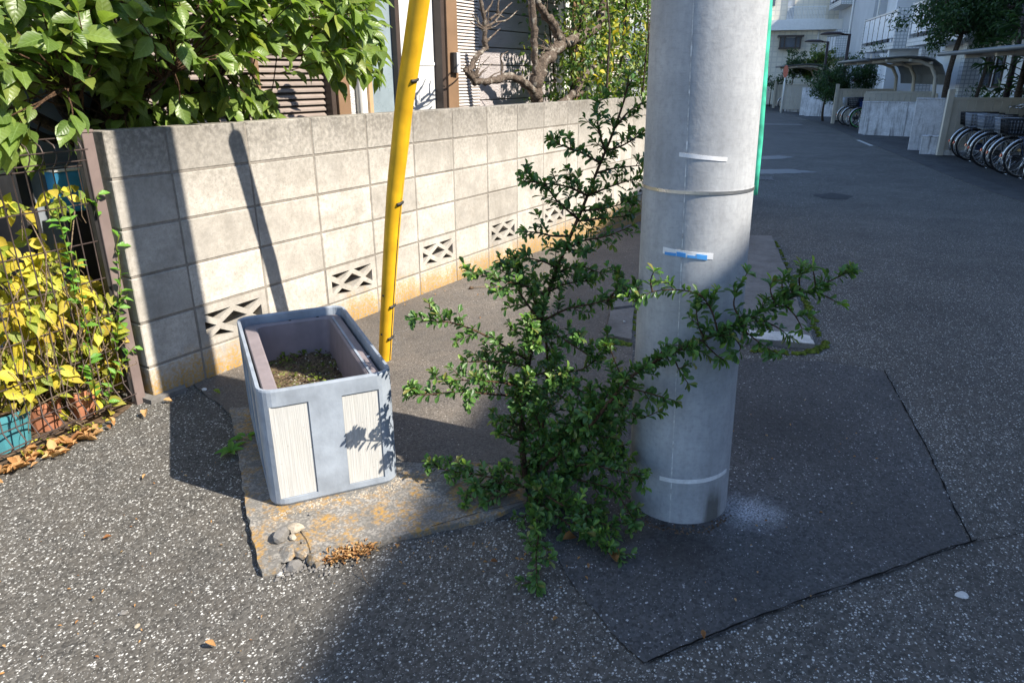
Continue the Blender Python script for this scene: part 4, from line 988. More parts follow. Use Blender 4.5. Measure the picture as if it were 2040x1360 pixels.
blobs = [(60, 60, 120, 34), (170, 100, 130, 42), (300, 60, 130, 40), (420, 50, 110, 30), (540, 20, 90, 22), (660, 40, 85, 30), (700, 95, 55, 16), (645, 120, 45, 8), (440, 140, 70, 13), (330, 150, 100, 22), (200, 200, 80, 14), (80, 190, 100, 18), (390, 215, 55, 10), (470, 205, 50, 10), (250, 240, 60, 8), (520, 215, 35, 4), (590, 100, 30, 3), (60, 255, 50, 3), (150, 260, 40, 3), (385, 250, 25, 3), (200, -60, 150, 26), (450, -60, 150, 24), (640, -40, 90, 14), (-90, 100, 120, 20), (0, -70, 120, 14)]
for cx, cy, R0, n in blobs:
    for _ in range(n):
        a = r2.uniform(0, 6.283); k = math.sqrt(r2.random()) * R0; px, py = cx + math.cos(a) * k, cy + math.sin(a) * k
        y = r2.choice((r2.uniform(-0.12, 0.12), r2.uniform(0.05, 0.55)))
        if py > 120 and px > 170: y = r2.uniform(0.14, 0.5)
        if py > 215 and px > 200: y = r2.uniform(0.10, 0.4)
        p = onY(px, py, y)
        if py > 215 and px > 200: p[2] = max(p[2], 1.16 if r2.random() < .8 else 1.12)
        q = lp[np.argmin(np.linalg.norm(lp - p, axis=1) + np.array([r2.uniform(0, .25) for _ in range(len(lp))]))]
        d = p - q; L = np.linalg.norm(d)
        if L > 0.75: q = p - d / L * 0.6
        tip = p + d / max(L, 1e-3) * 0.06
        c = curve(q, tip, r2, 0.08, 5); tw.tube(c, [0.0042, 0.0038, 0.0034, 0.003, 0.0024, 0.0018], 5)
        sub = c[-3:]
        twig_leaves(sub, r2, 0.036, 0.112, 0.064, 0.75, 0.85, 0.65, lv)
        for _k in range(2):
            s = r2.uniform(.7, 1.1); lv.append((tip, d / max(L, .01) + rv(r2) * .6 + np.array((0, 0, -.3)), SUNV + rv(r2) * .6, .105 * s, .06 * s))
foliage(bt, 'big', lv, T_OVATE, MAT['leaf_big'], 300)
tb.build('trunk', MAT['bark_dark'], bt); tag(tw.build('twigs', MAT['twig'], bt), kind='stuff')

# ---------------------------------------------------------------- pruned tree between wall and house
pt = thing('pruned_tree', (2.9, 0.45, 0), 'bare knobbly pruned tree with lichened bark between the wall and the house', 'tree')
tb = MB(); r3 = random.Random(5); YT = 0.45
def limb(mb, px, rad, y=YT, n=9, jit=0.12):
    pts = [onY(x, yy, y + (k * 0.0)) for k, (x, yy) in enumerate(px)]
    rr = [rad[0] + (rad[1] - rad[0]) * k / (len(pts) - 1) for k in range(len(pts))]
    p, r_ = smooth_path(pts, rr, 5)
    p = [q + rv(r3) * w * .28 for q, w in zip(p, r_)]; r_ = [w * r3.uniform(.82, 1.16) for w in r_]; mb.tube(p, r_, n, jit=jit, rnd=r3); return p
g0 = onY(1070, 205, YT)
tb.tube([(g0[0] + 0.05, YT, -0.1), (g0[0] + 0.03, YT, 0.5), tuple(g0)], [0.085, 0.07, 0.058], 12, jit=0.1)
limb(tb, [(1072, 212), (1070, 180), (1072, 150), (1090, 118), (1110, 98), (1135, 82), (1165, 70), (1188, 52), (1200, 20), (1212, -25)], (0.060, 0.040))
limb(tb, [(1068, 158), (1066, 120), (1064, 70), (1061, 20), (1058, -40)], (0.036, 0.026), jit=0.05)
limb(tb, [(1122, 92), (1112, 70), (1100, 48), (1086, 30), (1074, 10), (1066, -20)], (0.042, 0.030))
limb(tb, [(1068, 182), (1048, 168), (1030, 156), (1012, 153), (985, 160), (962, 163), (944, 162)], (0.036, 0.024))
limb(tb, [(948, 164), (936, 150), (929, 137)], (0.026, 0.022)); limb(tb, [(934, 146), (944, 122), (956, 106), (970, 96)], (0.022, 0.018))
limb(tb, [(968, 98), (966, 70), (966, 48), (962, 25), (956, -10)], (0.022, 0.014))
for px in ([(966, 55), (985, 45), (1010, 40), (1030, 22)], [(985, 45), (1000, 25), (1020, 5)], [(968, 85), (985, 68), (996, 58)], [(962, 30), (975, 15), (985, -5)], [(975, 40), (990, 30), (1005, 36)], [(992, 32), (992, 10), (995, 0)]): limb(tb, px, (0.011, 0.004), n=6)
for px in ([(998, 158), (1000, 130), (998, 112), (1012, 103)], [(970, 160), (982, 150), (1000, 142)], [(1108, 62), (1125, 66), (1130, 67)], [(1078, 110), (1085, 98), (1082, 85)], [(1040, 162), (1052, 150), (1062, 147)]): limb(tb, px, (0.008, 0.004), n=6)
limb(tb, [(1110, 212), (1132, 196), (1150, 178), (1160, 158), (1172, 142), (1190, 130), (1206, 118), (1220, 100)], (0.034, 0.018), y=0.35)
limb(tb, [(1138, 192), (1152, 190), (1160, 184)], (0.022, 0.016), y=0.35)
for k in range(60):
    a = r3.choice([(968, 60), (950, 155), (1100, 100), (1180, 60), (1160, 72), (1085, 35), (1200, 115)]); e_ = (a[0] + r3.uniform(-35, 35), a[1] - r3.uniform(5, 45)); limb(tb, [a, ((a[0] + e_[0]) / 2 + r3.uniform(-6, 6), (a[1] + e_[1]) / 2), e_], (0.006, 0.0025), n=5)
tb.build('trunk', MAT['bark'], pt)
lv = []
for cx, cy, R0, n in ((1215, 60, 26, 14), (1205, 120, 22, 10), (1235, 90, 30, 14), (1255, 40, 30, 10), (1190, 150, 14, 4), (1160, 110, 10, 3), (1225, 160, 18, 5)):
    for _ in range(n):
        p = onY(cx + r3.gauss(0, R0 * .6), cy + r3.gauss(0, R0 * .6), r3.uniform(0.2, 0.4)); lv.append((p, rv(r3) + np.array((0, 0, -.6)), SUNV + rv(r3) * .7, r3.uniform(.06, .10), r3.uniform(.035, .05)))
foliage(pt, 'yel2', lv, T_OVATE, MAT['leaf_yellow'], 80)

# ---------------------------------------------------------------- hedge at the far end of the wall
def hedge(name, label, box, n, mat, L, Wd, r, top=0, stems=14, cat='hedge', tmpl=T_LANCE):
    h = thing(name, ((box[0][0] + box[0][1]) / 2, (box[1][0] + box[1][1]) / 2, 0), label, cat); lv = []; sm_ = MB()
    for k in range(stems):
        x = r.uniform(*box[0]); y = r.uniform(*box[1]); sm_.tube(curve((x, y, -0.2), (x + r.uniform(-.3, .3), y + r.uniform(-.2, .2), box[2][1] * r.uniform(.7, 1)), r, .06, 6), [0.016, .014, .012, .011, .009, .007, .004], 6)
    for _ in range(n):
        p = np.array((r.uniform(*box[0]), r.uniform(*box[1]), r.uniform(*box[2])))
        if mnoise.noise(Vector(p * 3.0)) < -0.12: continue
        lv.append((p, rv(r) + np.array((0, -.3, -.2)), SUNV * .8 + rv(r) * .8, L * r.uniform(.7, 1.2), Wd * r.uniform(.8, 1.2)))
    tag(sm_.build('stems', MAT['bark_dark'], h), kind='stuff'); foliage(h, name, lv, tmpl, mat, top); return h
hedge('garden_hedge', 'loose green and yellow hedge behind the far end of the block wall', ((4.35, 7.6), (0.22, 0.95), (0.2, 2.9)), 17000, MAT['leaf_hedge'], 0.062, 0.034, random.Random(8), 120)

# ================================================================== the firethorn shrub by the pole
shrub = thing('firethorn_shrub', (0.01, -1.74, 0), 'spiky green shrub with small leaves growing from the pavement beside the concrete pole', 'shrub')
NH = np.array([0.850, 0.527, 0.0]); SB = NH @ np.array((0.01, -1.74, 0))
def sp(px, py, d=0.0): return onplane(px, py, NH, SB + d)
r4 = random.Random(77); lv_s, lv_t = [], []; wood = MB(); thorn = MB()
def rosette(p, d, r, n, out, L, Wd):
    for k in range(n):
        a = rv(r); a = a - d * (a @ d); a = unit(a)
        D = a * r.uniform(.5, 1.0) + d * r.uniform(.15, .9); Nn = d * .7 + np.array((0, 0, .7)) + SUNV * .5 + rv(r) * .45
        s = r.uniform(.65, 1.25); out.append((p, D, Nn, L * s, Wd * s))
def sprig(a, b, r, r0, dens=1.0, tip=True, L=0.027, bush=1.0):
    """a leafy side shoot from a to b"""
    c = curve(a, b, r, 0.05, 5); n = len(c); wood.tube(c, [r0 * (1 - .13 * k) for k in range(n)], 5)
    Lt = sum(np.linalg.norm(q - p) for p, q in zip(c, c[1:])); m = max(3, int(Lt / 0.0105 * dens))
    for k in range(m):
        t = (k + r.random()) / m * (n - 1); i = min(int(t), n - 2); p = c[i] + (c[i + 1] - c[i]) * (t - i); d = unit(c[i + 1] - c[i])
        rosette(p, d, r, r.choice((2, 3, 3, 4)), lv_s, L, L * .46)
        if r.random() < .20 * bush:                           # short leafy spur
            e = p + unit(rv(r) + np.array((0, 0, .55)) + d * .4) * r.uniform(.015, .045); wood.tube([p, e], [.0013, .0008], 4)
            dd = unit(e - p)
            for q in (0.5, 0.8, 1.0): rosette(p + (e - p) * q, dd, r, 3, lv_s if q < 1 or r.random() < .4 else lv_t, L * .9, L * .42)
    if tip: rosette(c[-1], unit(c[-1] - c[-2]), r, 6, lv_t, L * .95, L * .38)
    return c
def bough(px, r0, r1_, leaf=1.0, side=1.0, L=0.027, tipleaf=True, sidelen=0.09, seed=0):
    """px: (x, y, depth offset) along the branch"""
    r = r4; pts = [sp(*q) if q[2] < 5 else onZ(q[0], q[1], q[2] - 10) for q in px]; P_, R0 = smooth_path(pts, [r0 + (r1_ - r0) * k / (len(pts) - 1) for k in range(len(pts))], 5)
    wood.tube(P_, R0, 7, jit=.06, rnd=r)
    Lt = sum(np.linalg.norm(b - a) for a, b in zip(P_, P_[1:])); n = len(P_)
    m = int(Lt / 0.013 * leaf)
    for k in range(m):
        t = (k + r.random()) / m * (n - 1); i = min(int(t), n - 2); p = P_[i] + (P_[i + 1] - P_[i]) * (t - i); rosette(p, unit(P_[i + 1] - P_[i]), r, r.choice((2, 3, 4)), lv_s, L, L * .46)
    m = int(Lt / 0.034 * side)
    for k in range(m):
        t = (k + r.random()) / m * (n - 1); i = min(int(t), n - 2); p = P_[i] + (P_[i + 1] - P_[i]) * (t - i); d = unit(P_[i + 1] - P_[i])
        a = rv(r); a = unit(a - d * (a @ d) + np.array((0, 0, .35))); f = 1 - .55 * t / n
        sprig(p, p + (a * .85 + d * .65) * sidelen * f * r.uniform(.4, 1.15), r, .0017, 1.0, r.random() < .6, L)
    if tipleaf: rosette(P_[-1], unit(P_[-1] - P_[-2]), r, 7, lv_t, L, L * .4)
    return P_
# leader
bough([(1052, 990, 0), (1044, 930, 0), (1040, 870, 0), (1041, 810, 0), (1048, 750, .01), (1060, 690, .03), (1078, 630, .05), (1098, 565, .08), (1128, 490, .10), (1160, 415, .12), (1192, 335, .13), (1222, 262, .13), (1246, 190, .13), (1252, 150, .12)], .0115, .0025, .45, .35, sidelen=.07)
# second stem, behind
bough([(1060, 985, .03), (1075, 900, .06), (1085, 820, .08), (1090, 740, .10), (1085, 660, .12), (1060, 590, .12), (1035, 545, .12), (1015, 525, .12)], .007, .002, 1.0, 1.0)
L_ = [
 # left-hand side branches off the leader
 ([(1205, 300, .13), (1192, 255, .10), (1190, 205, .10)], .8), ([(1196, 325, .13), (1160, 305, .09), (1125, 292, .06), (1098, 283, .05)], .6),
 ([(1170, 390, .12), (1130, 372, .08), (1085, 366, .05), (1044, 361, .03)], .6), ([(1150, 435, .11), (1110, 400, .06), (1085, 365, .04)], .5),
 ([(1135, 470, .1), (1100, 470, .06), (1070, 463, .04), (1044, 461, .03)], .6), ([(1110, 535, .08), (1085, 522, .05), (1045, 512, .03)], .6),
 ([(1092, 590, .07), (1040, 568, .0), (985, 555, -.04), (932, 541, -.06)], .7), ([(1075, 640, .05), (1040, 590, .02), (1020, 555, .02), (1005, 528, .02)], .9),
 ([(1055, 720, .02), (1005, 690, -.03), (950, 660, -.07), (900, 643, -.1), (860, 640, -.11), (830, 634, -.12)], .9), ([(880, 640, -.1), (860, 620, -.1), (855, 605, -.1)], .5),
 ([(1052, 735, .02), (1010, 722, -.02), (965, 720, -.05), (925, 721, -.06)], .9), ([(1046, 775, .0), (1000, 762, -.06), (940, 758, -.09), (868, 754, -.12)], .9),
 ([(1044, 790, 0), (980, 785, -.07), (920, 780, -.12), (860, 785, -.15), (815, 786, -.17)], .9), ([(1042, 850, 0), (1015, 840, -.05), (985, 838, -.07)], .8),
 ([(1045, 970, 10.07), (1000, 955, 10.09), (950, 945, 10.085), (900, 938, 10.075), (856, 928, 10.07)], 1.5), ([(1000, 960, 10.08), (960, 972, 10.06), (925, 985, 10.05)], 1.2), ([(1030, 975, 10.06), (990, 990, 10.05), (965, 1000, 10.04)], 1.2),
 # right-hand side branches off the leader
 ([(1225, 255, .13), (1250, 225, .12), (1278, 205, .12)], .7), ([(1210, 300, .13), (1240, 290, .11), (1278, 268, .10)], .6), ([(1188, 345, .13), (1225, 335, .1), (1275, 330, .08)], .5),
 ([(1172, 390, .12), (1215, 372, .08), (1272, 354, .07)], .5), ([(1158, 420, .12), (1205, 415, .08), (1262, 400, .06)], .6), ([(1150, 440, .12), (1200, 435, .09), (1255, 430, .08)], .6),
 ([(1125, 500, .1), (1160, 480, .08), (1210, 470, .06), (1258, 450, .05)], .6), ([(1105, 545, .09), (1150, 530, .06), (1200, 545, .05)], .7), ([(1095, 580, .08), (1130, 565, .06), (1170, 560, .04)], .8),
 ([(1080, 640, .05), (1130, 615, .0), (1180, 605, -.05), (1230, 590, -.08), (1262, 570, -.10)], 1.0), ([(1210, 600, -.06), (1240, 560, -.08), (1232, 548, -.08)], .6),
 ([(1062, 680, .03), (1100, 665, -.03), (1145, 690, -.08), (1190, 720, -.10)], 1.3), ([(1060, 690, .02), (1050, 670, -.05), (1062, 655, -.1)], 1.3),
 ([(1052, 750, .02), (1100, 740, -.04), (1160, 735, -.08), (1215, 690, -.1)], .9), ([(1045, 800, 0), (1090, 770, -.06), (1140, 770, -.12), (1190, 800, -.15)], 1.0),
 ([(1042, 830, 0), (1038, 800, -.08), (1045, 770, -.12)], 1.0), ([(1045, 870, 0), (1075, 850, -.08), (1060, 820, -.12)], 1.0),
 ([(1048, 930, 0), (1090, 880, -.07), (1150, 850, -.13), (1215, 830, -.17), (1250, 790, -.2)], 1.2), ([(1048, 940, 0), (1110, 915, -.08), (1180, 905, -.16), (1240, 905, -.2)], 1.3),
 ([(1050, 960, 0), (1110, 950, -.1), (1170, 960, -.2), (1225, 980, -.26), (1268, 1045, -.33)], 1.2), ([(1050, 965, 0), (1100, 985, -.1), (1150, 1010, -.18), (1200, 1020, -.22)], 1.2),
 ([(1150, 850, -.13), (1200, 800, -.19), (1225, 760, -.22)], 1.0), ([(1100, 890, -.06), (1160, 870, -.16), (1215, 870, -.22)], 1.2), ([(1110, 950, -.1), (1160, 925, -.2), (1220, 935, -.27), (1280, 950, -.3)], 1.0),
 ([(1055, 985, 10.05), (1100, 1020, 10.06), (1150, 1055, 10.055), (1190, 1080, 10.045), (1232, 1100, 10.035)], 1.2), ([(1060, 970, 10.08), (1120, 1005, 10.10), (1170, 1030, 10.09), (1220, 1050, 10.07)], 1.2), ([(1052, 985, 10.05), (1060, 1020, 10.05), (1072, 1060, 10.04), (1068, 1110, 10.035), (1070, 1166, 10.03)], 1.3),
 ([(1060, 985, 0), (1020, 1000, -.05), (1000, 1005, -.08)], .9), ([(1090, 770, -.05), (1130, 800, -.12), (1170, 860, -.18)], 1.0), ([(1050, 880, 0), (1015, 870, -.06), (995, 862, -.08)], .9),
]
for px, dn in L_: bough(px, .0042, .0013, dn * (1.5 if px[0][1] < 640 else .85), dn * (1.35 if px[0][1] < 640 else .85), sidelen=.07 if px[0][1] < 640 else .08)
# the long arm that reaches out in front of the pole
bough([(1052, 960, 0), (1110, 905, -.10), (1165, 860, -.19), (1215, 800, -.27), (1250, 757, -.315), (1290, 728, -.325), (1345, 700, -.33), (1400, 678, -.33), (1450, 655, -.33), (1485, 636, -.33), (1530, 615, -.32), (1580, 592, -.31), (1635, 568, -.30), (1690, 542, -.29)], .0065, .0016, .95, .9, sidelen=.075)
for px, dn in [
 ([(1430, 662, -.33), (1420, 625, -.33), (1405, 598, -.325), (1385, 583, -.325), (1345, 577, -.32), (1305, 580, -.32), (1275, 592, -.32)], .9), ([(1300, 582, -.32), (1296, 560, -.32), (1303, 540, -.32)], .9), ([(1280, 590, -.32), (1262, 600, -.32), (1250, 590, -.32)], 1.0),
 ([(1478, 640, -.33), (1462, 608, -.33), (1470, 575, -.32), (1488, 545, -.32)], .8), ([(1405, 676, -.33), (1392, 650, -.33), (1386, 610, -.33)], .8),
 ([(1340, 702, -.33), (1352, 735, -.34), (1372, 765, -.35)], .9), ([(1300, 725, -.33), (1330, 690, -.34), (1370, 690, -.34)], 1.0), ([(1400, 680, -.33), (1425, 705, -.34), (1442, 716, -.34)], .8),
 ([(1450, 655, -.33), (1475, 690, -.34), (1465, 705, -.34)], .8), ([(1470, 648, -.33), (1510, 680, -.34), (1548, 705, -.34)], .9), ([(1500, 630, -.33), (1545, 650, -.34), (1575, 672, -.34)], .9),
 ([(1560, 602, -.32), (1585, 630, -.33), (1598, 655, -.33)], .8), ([(1545, 608, -.32), (1535, 580, -.32), (1538, 562, -.32)], .8), ([(1570, 597, -.31), (1558, 570, -.31), (1563, 548, -.31)], .8), ([(1595, 585, -.31), (1592, 555, -.31), (1596, 530, -.31)], .8),
 ([(1625, 572, -.30), (1622, 550, -.3), (1620, 540, -.3)], .6), ([(1615, 577, -.30), (1645, 590, -.3), (1672, 605, -.3)], .6), ([(1245, 770, -.31), (1300, 785, -.34), (1345, 798, -.36)], 1.0), ([(1225, 790, -.28), (1270, 830, -.33), (1310, 820, -.35)], .8),
 ([(1245, 765, -.3), (1225, 720, -.28), (1215, 690, -.27)], .8)]: bough(px, .0028, .0010, dn * .95, dn * .55, sidelen=.045)
# dense base: short shoots filling the foot of the bush
for _ in range(34):
    x, y = r4.uniform(1075, 1240), r4.uniform(800, 1040); d = -r4.uniform(0, .24) * min(1, (x - 1020) / 120); a = sp(x, y, d)
    if a[2] < .03: continue
    sprig(a, a + unit(rv(r4) + np.array((0, 0, .6)) - NH * .3) * r4.uniform(.05, .11), r4, .0016, 1.1)
def above(l): return [q for q in l if q[0][2] > gxy(q[0][0], q[0][1]) + .012 and np.linalg.norm(q[0][:2] - pcen(q[0][2])[:2]) > prad(0) + .006]
lv_s, lv_t = above(lv_s), above(lv_t)
foliage(shrub, 'obov', lv_s, T_OBOV, MAT['leaf_small'], 230, 1.5); foliage(shrub, 'tip', lv_t, T_OBOV, MAT['leaf_tip'], 70, 1.5)
tag(wood.build('stems', MAT['twig'], shrub), kind='stuff')
print('shrub leaves', len(lv_s), len(lv_t))
# a small weed at the pad's edge
wd_ = thing('weed', onG(468, 905), 'small green rosette weed at the edge of the concrete pad', 'weed'); lv = []
for c, n, L in (((462, 905), 7, .07), ((490, 880), 4, .075)):
    p = onG(*c) + np.array((0, 0, .012))
    for k in range(n): a = 6.283 * k / n + r4.uniform(-.3, .3); lv.append((p, np.array((math.cos(a), math.sin(a), .45)), np.array((0, 0, 1)) + rv(r4) * .3, L * r4.uniform(.6, 1.1), L * .35))
foliage(wd_, 'weed', lv, T_LANCE, MAT['leaf_shoot'], 20)

# ================================================================== the apartment block across the road
GZ = -0.366
FT, BT_ = -10.3, -9.05                                      # façade line and balcony fronts
ROOF = 8.28
apt = thing('apartment_building', W(15, -14), 'long pale three-storey apartment block with tiled balconies across the road', 'apartment block')
MB().box((-24, -20, GZ), (56, FT, ROOF), STM).build('wall', MAT['apt'], apt)
MB().box((-24.1, -20.1, ROOF - 0.30), (56.1, FT + 0.03, ROOF + 0.02), STM).build('parapet', MAT['apt2'], apt)
def fs(px, py, t): s_, t_ = ST(onT(px, py, t)); return s_, onT(px, py, t)[2]
def window(s0, s1, z0, z1, t=FT, glass_='glass', bars=1):
    fr = MB()
    w = 0.06
    for a, b in (((s0, z0), (s1, z0 + w)), ((s0, z1 - w), (s1, z1)), ((s0, z0 + w), (s0 + w, z1 - w)), ((s1 - w, z0 + w), (s1, z1 - w))):
        fr.box((a[0], t + 0.001, a[1]), (b[0], t + 0.05, b[1]), STM)
    for k in range(bars):
        c = s0 + (s1 - s0) * (k + 1) / (bars + 1); fr.box((c - 0.03, t + 0.002, z0 + w), (c + 0.03, t + 0.045, z1 - w), STM)
    f = fr.build('window', MAT['bronze_dark'], apt)
    MB().box((s0 + w, t + 0.003, z0 + w), (s1 - w, t + 0.02, z1 - w), STM).build('pane', MAT[glass_], f)
    MB().box((s0 - 0.05, t + 0.002, z0 - 0.06), (s1 + 0.05, t + 0.09, z0), STM).build('sill', MAT['apt2'], f)
def balcony(s0, s1, zf, t0=FT, t1=BT_):
    b = MB().box((s0, t0, zf - 0.22), (s1, t1, zf + 0.04), STM, bev=0.0).build('balcony', MAT['tile'], apt)
    h = 1.22
    for a, c in ((s0, s0 + 0.16), (s1 - 0.16, s1)): MB().box((a, t0 - 0.001, zf + 0.04), (c, t1 + 0.002, zf + h), STM).build('side_wall', MAT['tile'], b)
    n = max(3, int((s1 - s0) / 0.95)); L = (s1 - s0 - 0.36) / n; a0 = s0 + 0.18
    for k in range(n):
        MB().box((a0 + k * L + 0.035, t1 - 0.045, zf + 0.19), (a0 + (k + 1) * L - 0.035, t1 - 0.025, zf + 1.10), STM).build('railing_panel', MAT['rail_panel'], b)
        MB().box((a0 + k * L - 0.02, t1 - 0.06, zf + 0.04), (a0 + k * L + 0.02, t1 - 0.015, zf + 1.12), STM).build('baluster', MAT['bronze_dark'], b)
    MB().box((a0 - 0.02, t1 - 0.07, zf + 1.12), (s1 - 0.17, t1 - 0.005, zf + 1.18), STM).build('handrail', MAT['alu'], b)
    window(s0 + 0.5, s1 - 0.5, zf + 0.1, zf + 2.0, glass_='glass', bars=1)
F1, F2_ = 2.50, 5.20
sa, _ = fs(1778, 95, BT_); sb_, _ = fs(1713, 103, BT_)
for zf in (F1, F2_):
    balcony(sa, sb_, zf); balcony(sa - 8.4, sb_ - 8.4, zf); balcony(43.4, 47.6, zf)
    for k in range(5): balcony(-18 + k * 7.0, -14 + k * 7.0, zf)
for k in range(5): window(-18.2 + k * 7.0, -15.4 + k * 7.0, 0.5, 1.9); window(-13 + k * 7.0, -12.1 + k * 7.0, F1 + 0.9, F1 + 2.0, bars=0); window(-13 + k * 7.0, -12.1 + k * 7.0, 0.6, 1.7, bars=0)
sc, zc = fs(1968, 150, FT); window(sc - 0.35, sc + 0.35, zc - 0.35, zc + 0.7, bars=0); sc, zc = fs(1990, 150, FT); window(sc - 0.3, sc + 0.3, zc - 0.35, zc + 0.7, bars=0)
window(sa + 0.6, sa + 1.0, F1 + .5, F1 + 1.7, bars=0); window(sa + 4.4, sa + 4.75, F1 + .6, F1 + 1.8, bars=0)
window(sb_ - 3.4, sb_ - 0.6, GZ + 0.3, GZ + 2.1, glass_='glass_pale', bars=2)
# stair tower standing forward of the façade, and a landing recess shown by a dark sheet
s0, s1 = fs(1735, 60, FT + 0.55)[0], fs(1664, 60, FT + 0.55)[0]
tw_ = MB().box((s0, FT + 0.001, GZ), (s1, FT + 0.55, ROOF - 0.8), STM).build('stair_tower', MAT['apt2'], apt)
s2, s3 = s1 + 0.02, s1 + 2.2
MB().box((s2, FT + 0.001, F1 - 1.4), (s3, FT + 0.03, F1 + 0.9), STM).build('landing_shade', MAT['bronze_dark'], apt)  # dark sheet stands in for the shade inside the landing
MB().box((s2, FT + 0.35, F1 + 0.9), (s3, FT + 0.5, F2_ + 0.2), STM).build('landing_parapet', MAT['apt'], apt)
MB().box((s2, FT + 0.35, F1 - 2.4), (s3, FT + 0.5, F1 - 1.1), STM).build('landing_parapet', MAT['apt'], apt)
MB().box((s3 + 0.02, FT + 0.001, GZ), (s3 + 0.35, FT + 0.6, ROOF - 0.4), STM).build('pilaster', MAT['white'], apt)
for px in (1688, 1739, 1801, 1846):
    s_, _ = fs(px, 90, FT + 0.62 if px < 1740 else FT + 0.12); t_ = FT + (0.62 if px < 1740 else 0.12)
    MB().tube([W(s_, t_, GZ), W(s_, t_, ROOF - 0.5)], 0.05, 8).build('downpipe', MAT['white'], apt)
s_, _ = fs(1802, 60, FT + 0.7)
MB().box((s_ - 0.14, FT + 0.001, GZ), (s_ + 0.14, FT + 1.15, ROOF - 0.6), STM).build('pilaster', MAT['apt'], apt)
for s_ in (sa - 1.0, sa - 6.0): MB().box((s_ - 0.2, FT + 0.001, GZ), (s_ + 0.2, FT + 0.5, F1 - 0.25), STM).build('pilaster', MAT['tile'], apt)

# ================================================================== the tiled house that closes the street
HS = 47.0
fh = thing('tiled_house', W(HS + 4, -5), 'cream tiled house with a bay window closing off the street', 'house')
def hq(px, py, d=0.0): p = onS(px, py, HS - d); return ST(p)[1], p[2]
MB().box((HS, -13, GZ), (HS + 9, 3.5, hq(1560, 60)[1]), STM).build('wall', MAT['tile_cream'], fh)
t0, z0 = hq(1530, 62); z1 = hq(1530, 42)[1]
MB().box((HS - 0.5, -13.2, z0), (HS + 9, 3.8, z1), STM).build('balcony_ledge', MAT['white'], fh)
MB().box((HS + 1.2, -13, z1 + 0.002), (HS + 9, 3.5, z1 + 3.4), STM).build('upper_wall', MAT['tile_cream'], fh)
ra, rb_ = hq(1567, 40)[0], hq(1640, 40)[0]
zt = hq(1600, 16)[1]; n = 26
for k in range(n):
    t_ = ra + (rb_ - ra) * k / (n - 1); MB().box((HS - 0.42, t_ - 0.012, z1 + 0.05), (HS - 0.38, t_ + 0.012, zt), STM).build('baluster', MAT['white'], fh)
MB().box((HS - 0.44, min(ra, rb_) - 0.05, zt), (HS - 0.36, max(ra, rb_) + 0.05, zt + 0.05), STM).build('handrail', MAT['white'], fh)
MB().box((HS - 0.44, min(ra, rb_) - 0.05, z1 + 0.003), (HS - 0.36, max(ra, rb_) + 0.05, z1 + 0.05), STM).build('bottom_rail', MAT['white'], fh)
ta, tb_ = hq(1586, 20)[0], hq(1572, 20)[0]
MB().box((HS + 1.12, min(ta, tb_), z1 + 0.01), (HS + 1.19, max(ta, tb_), z1 + 2.2), STM).build('door', MAT['glass_pale'], fh)
ta, tb_ = hq(1536, 20)[0], hq(1546, 20)[0]
MB().box((HS + 1.12, min(ta, tb_), z1 + 0.9), (HS + 1.19, max(ta, tb_), z1 + 2.2), STM).build('window', MAT['glass'], fh)
# bay window
ta, tb_ = sorted((hq(1552, 80)[0], hq(1595, 80)[0])); za, zb_ = hq(1575, 98)[1], hq(1575, 71)[1]
bw_ = MB(); dd = 0.45
for lo, hi in (((HS - dd, ta, za), (HS, tb_, za + 0.09)), ((HS - dd - 0.12, ta - 0.12, zb_ - 0.10), (HS, tb_ + 0.12, zb_))): bw_.box(lo, hi, STM)
for t_ in (ta + 0.04, ta + 0.30, tb_ - 0.30, tb_ - 0.04): bw_.box((HS - dd, t_ - 0.04, za + 0.09), (HS - dd + 0.06, t_ + 0.04, zb_ - 0.1), STM)
bw_o = bw_.build('bay_window', MAT['bronze_dark'], fh)
MB().box((HS - dd + 0.07, ta + 0.04, za + 0.09), (HS - 0.01, tb_ - 0.04, zb_ - 0.1), STM).build('pane', MAT['glass'], bw_o)
MB().box((HS - dd + 0.02, ta + 0.36, za + 0.62), (HS - dd + 0.065, tb_ - 0.36, zb_ - 0.11), STM).build('curtain', MAT['glass_pale'], bw_o)
p_ = hq(1626, 100)[0]; MB().tube([W(HS - 0.06, p_, GZ), W(HS - 0.06, p_, z0 - 0.01)], 0.05, 8).build('downpipe', MAT['white'], fh)

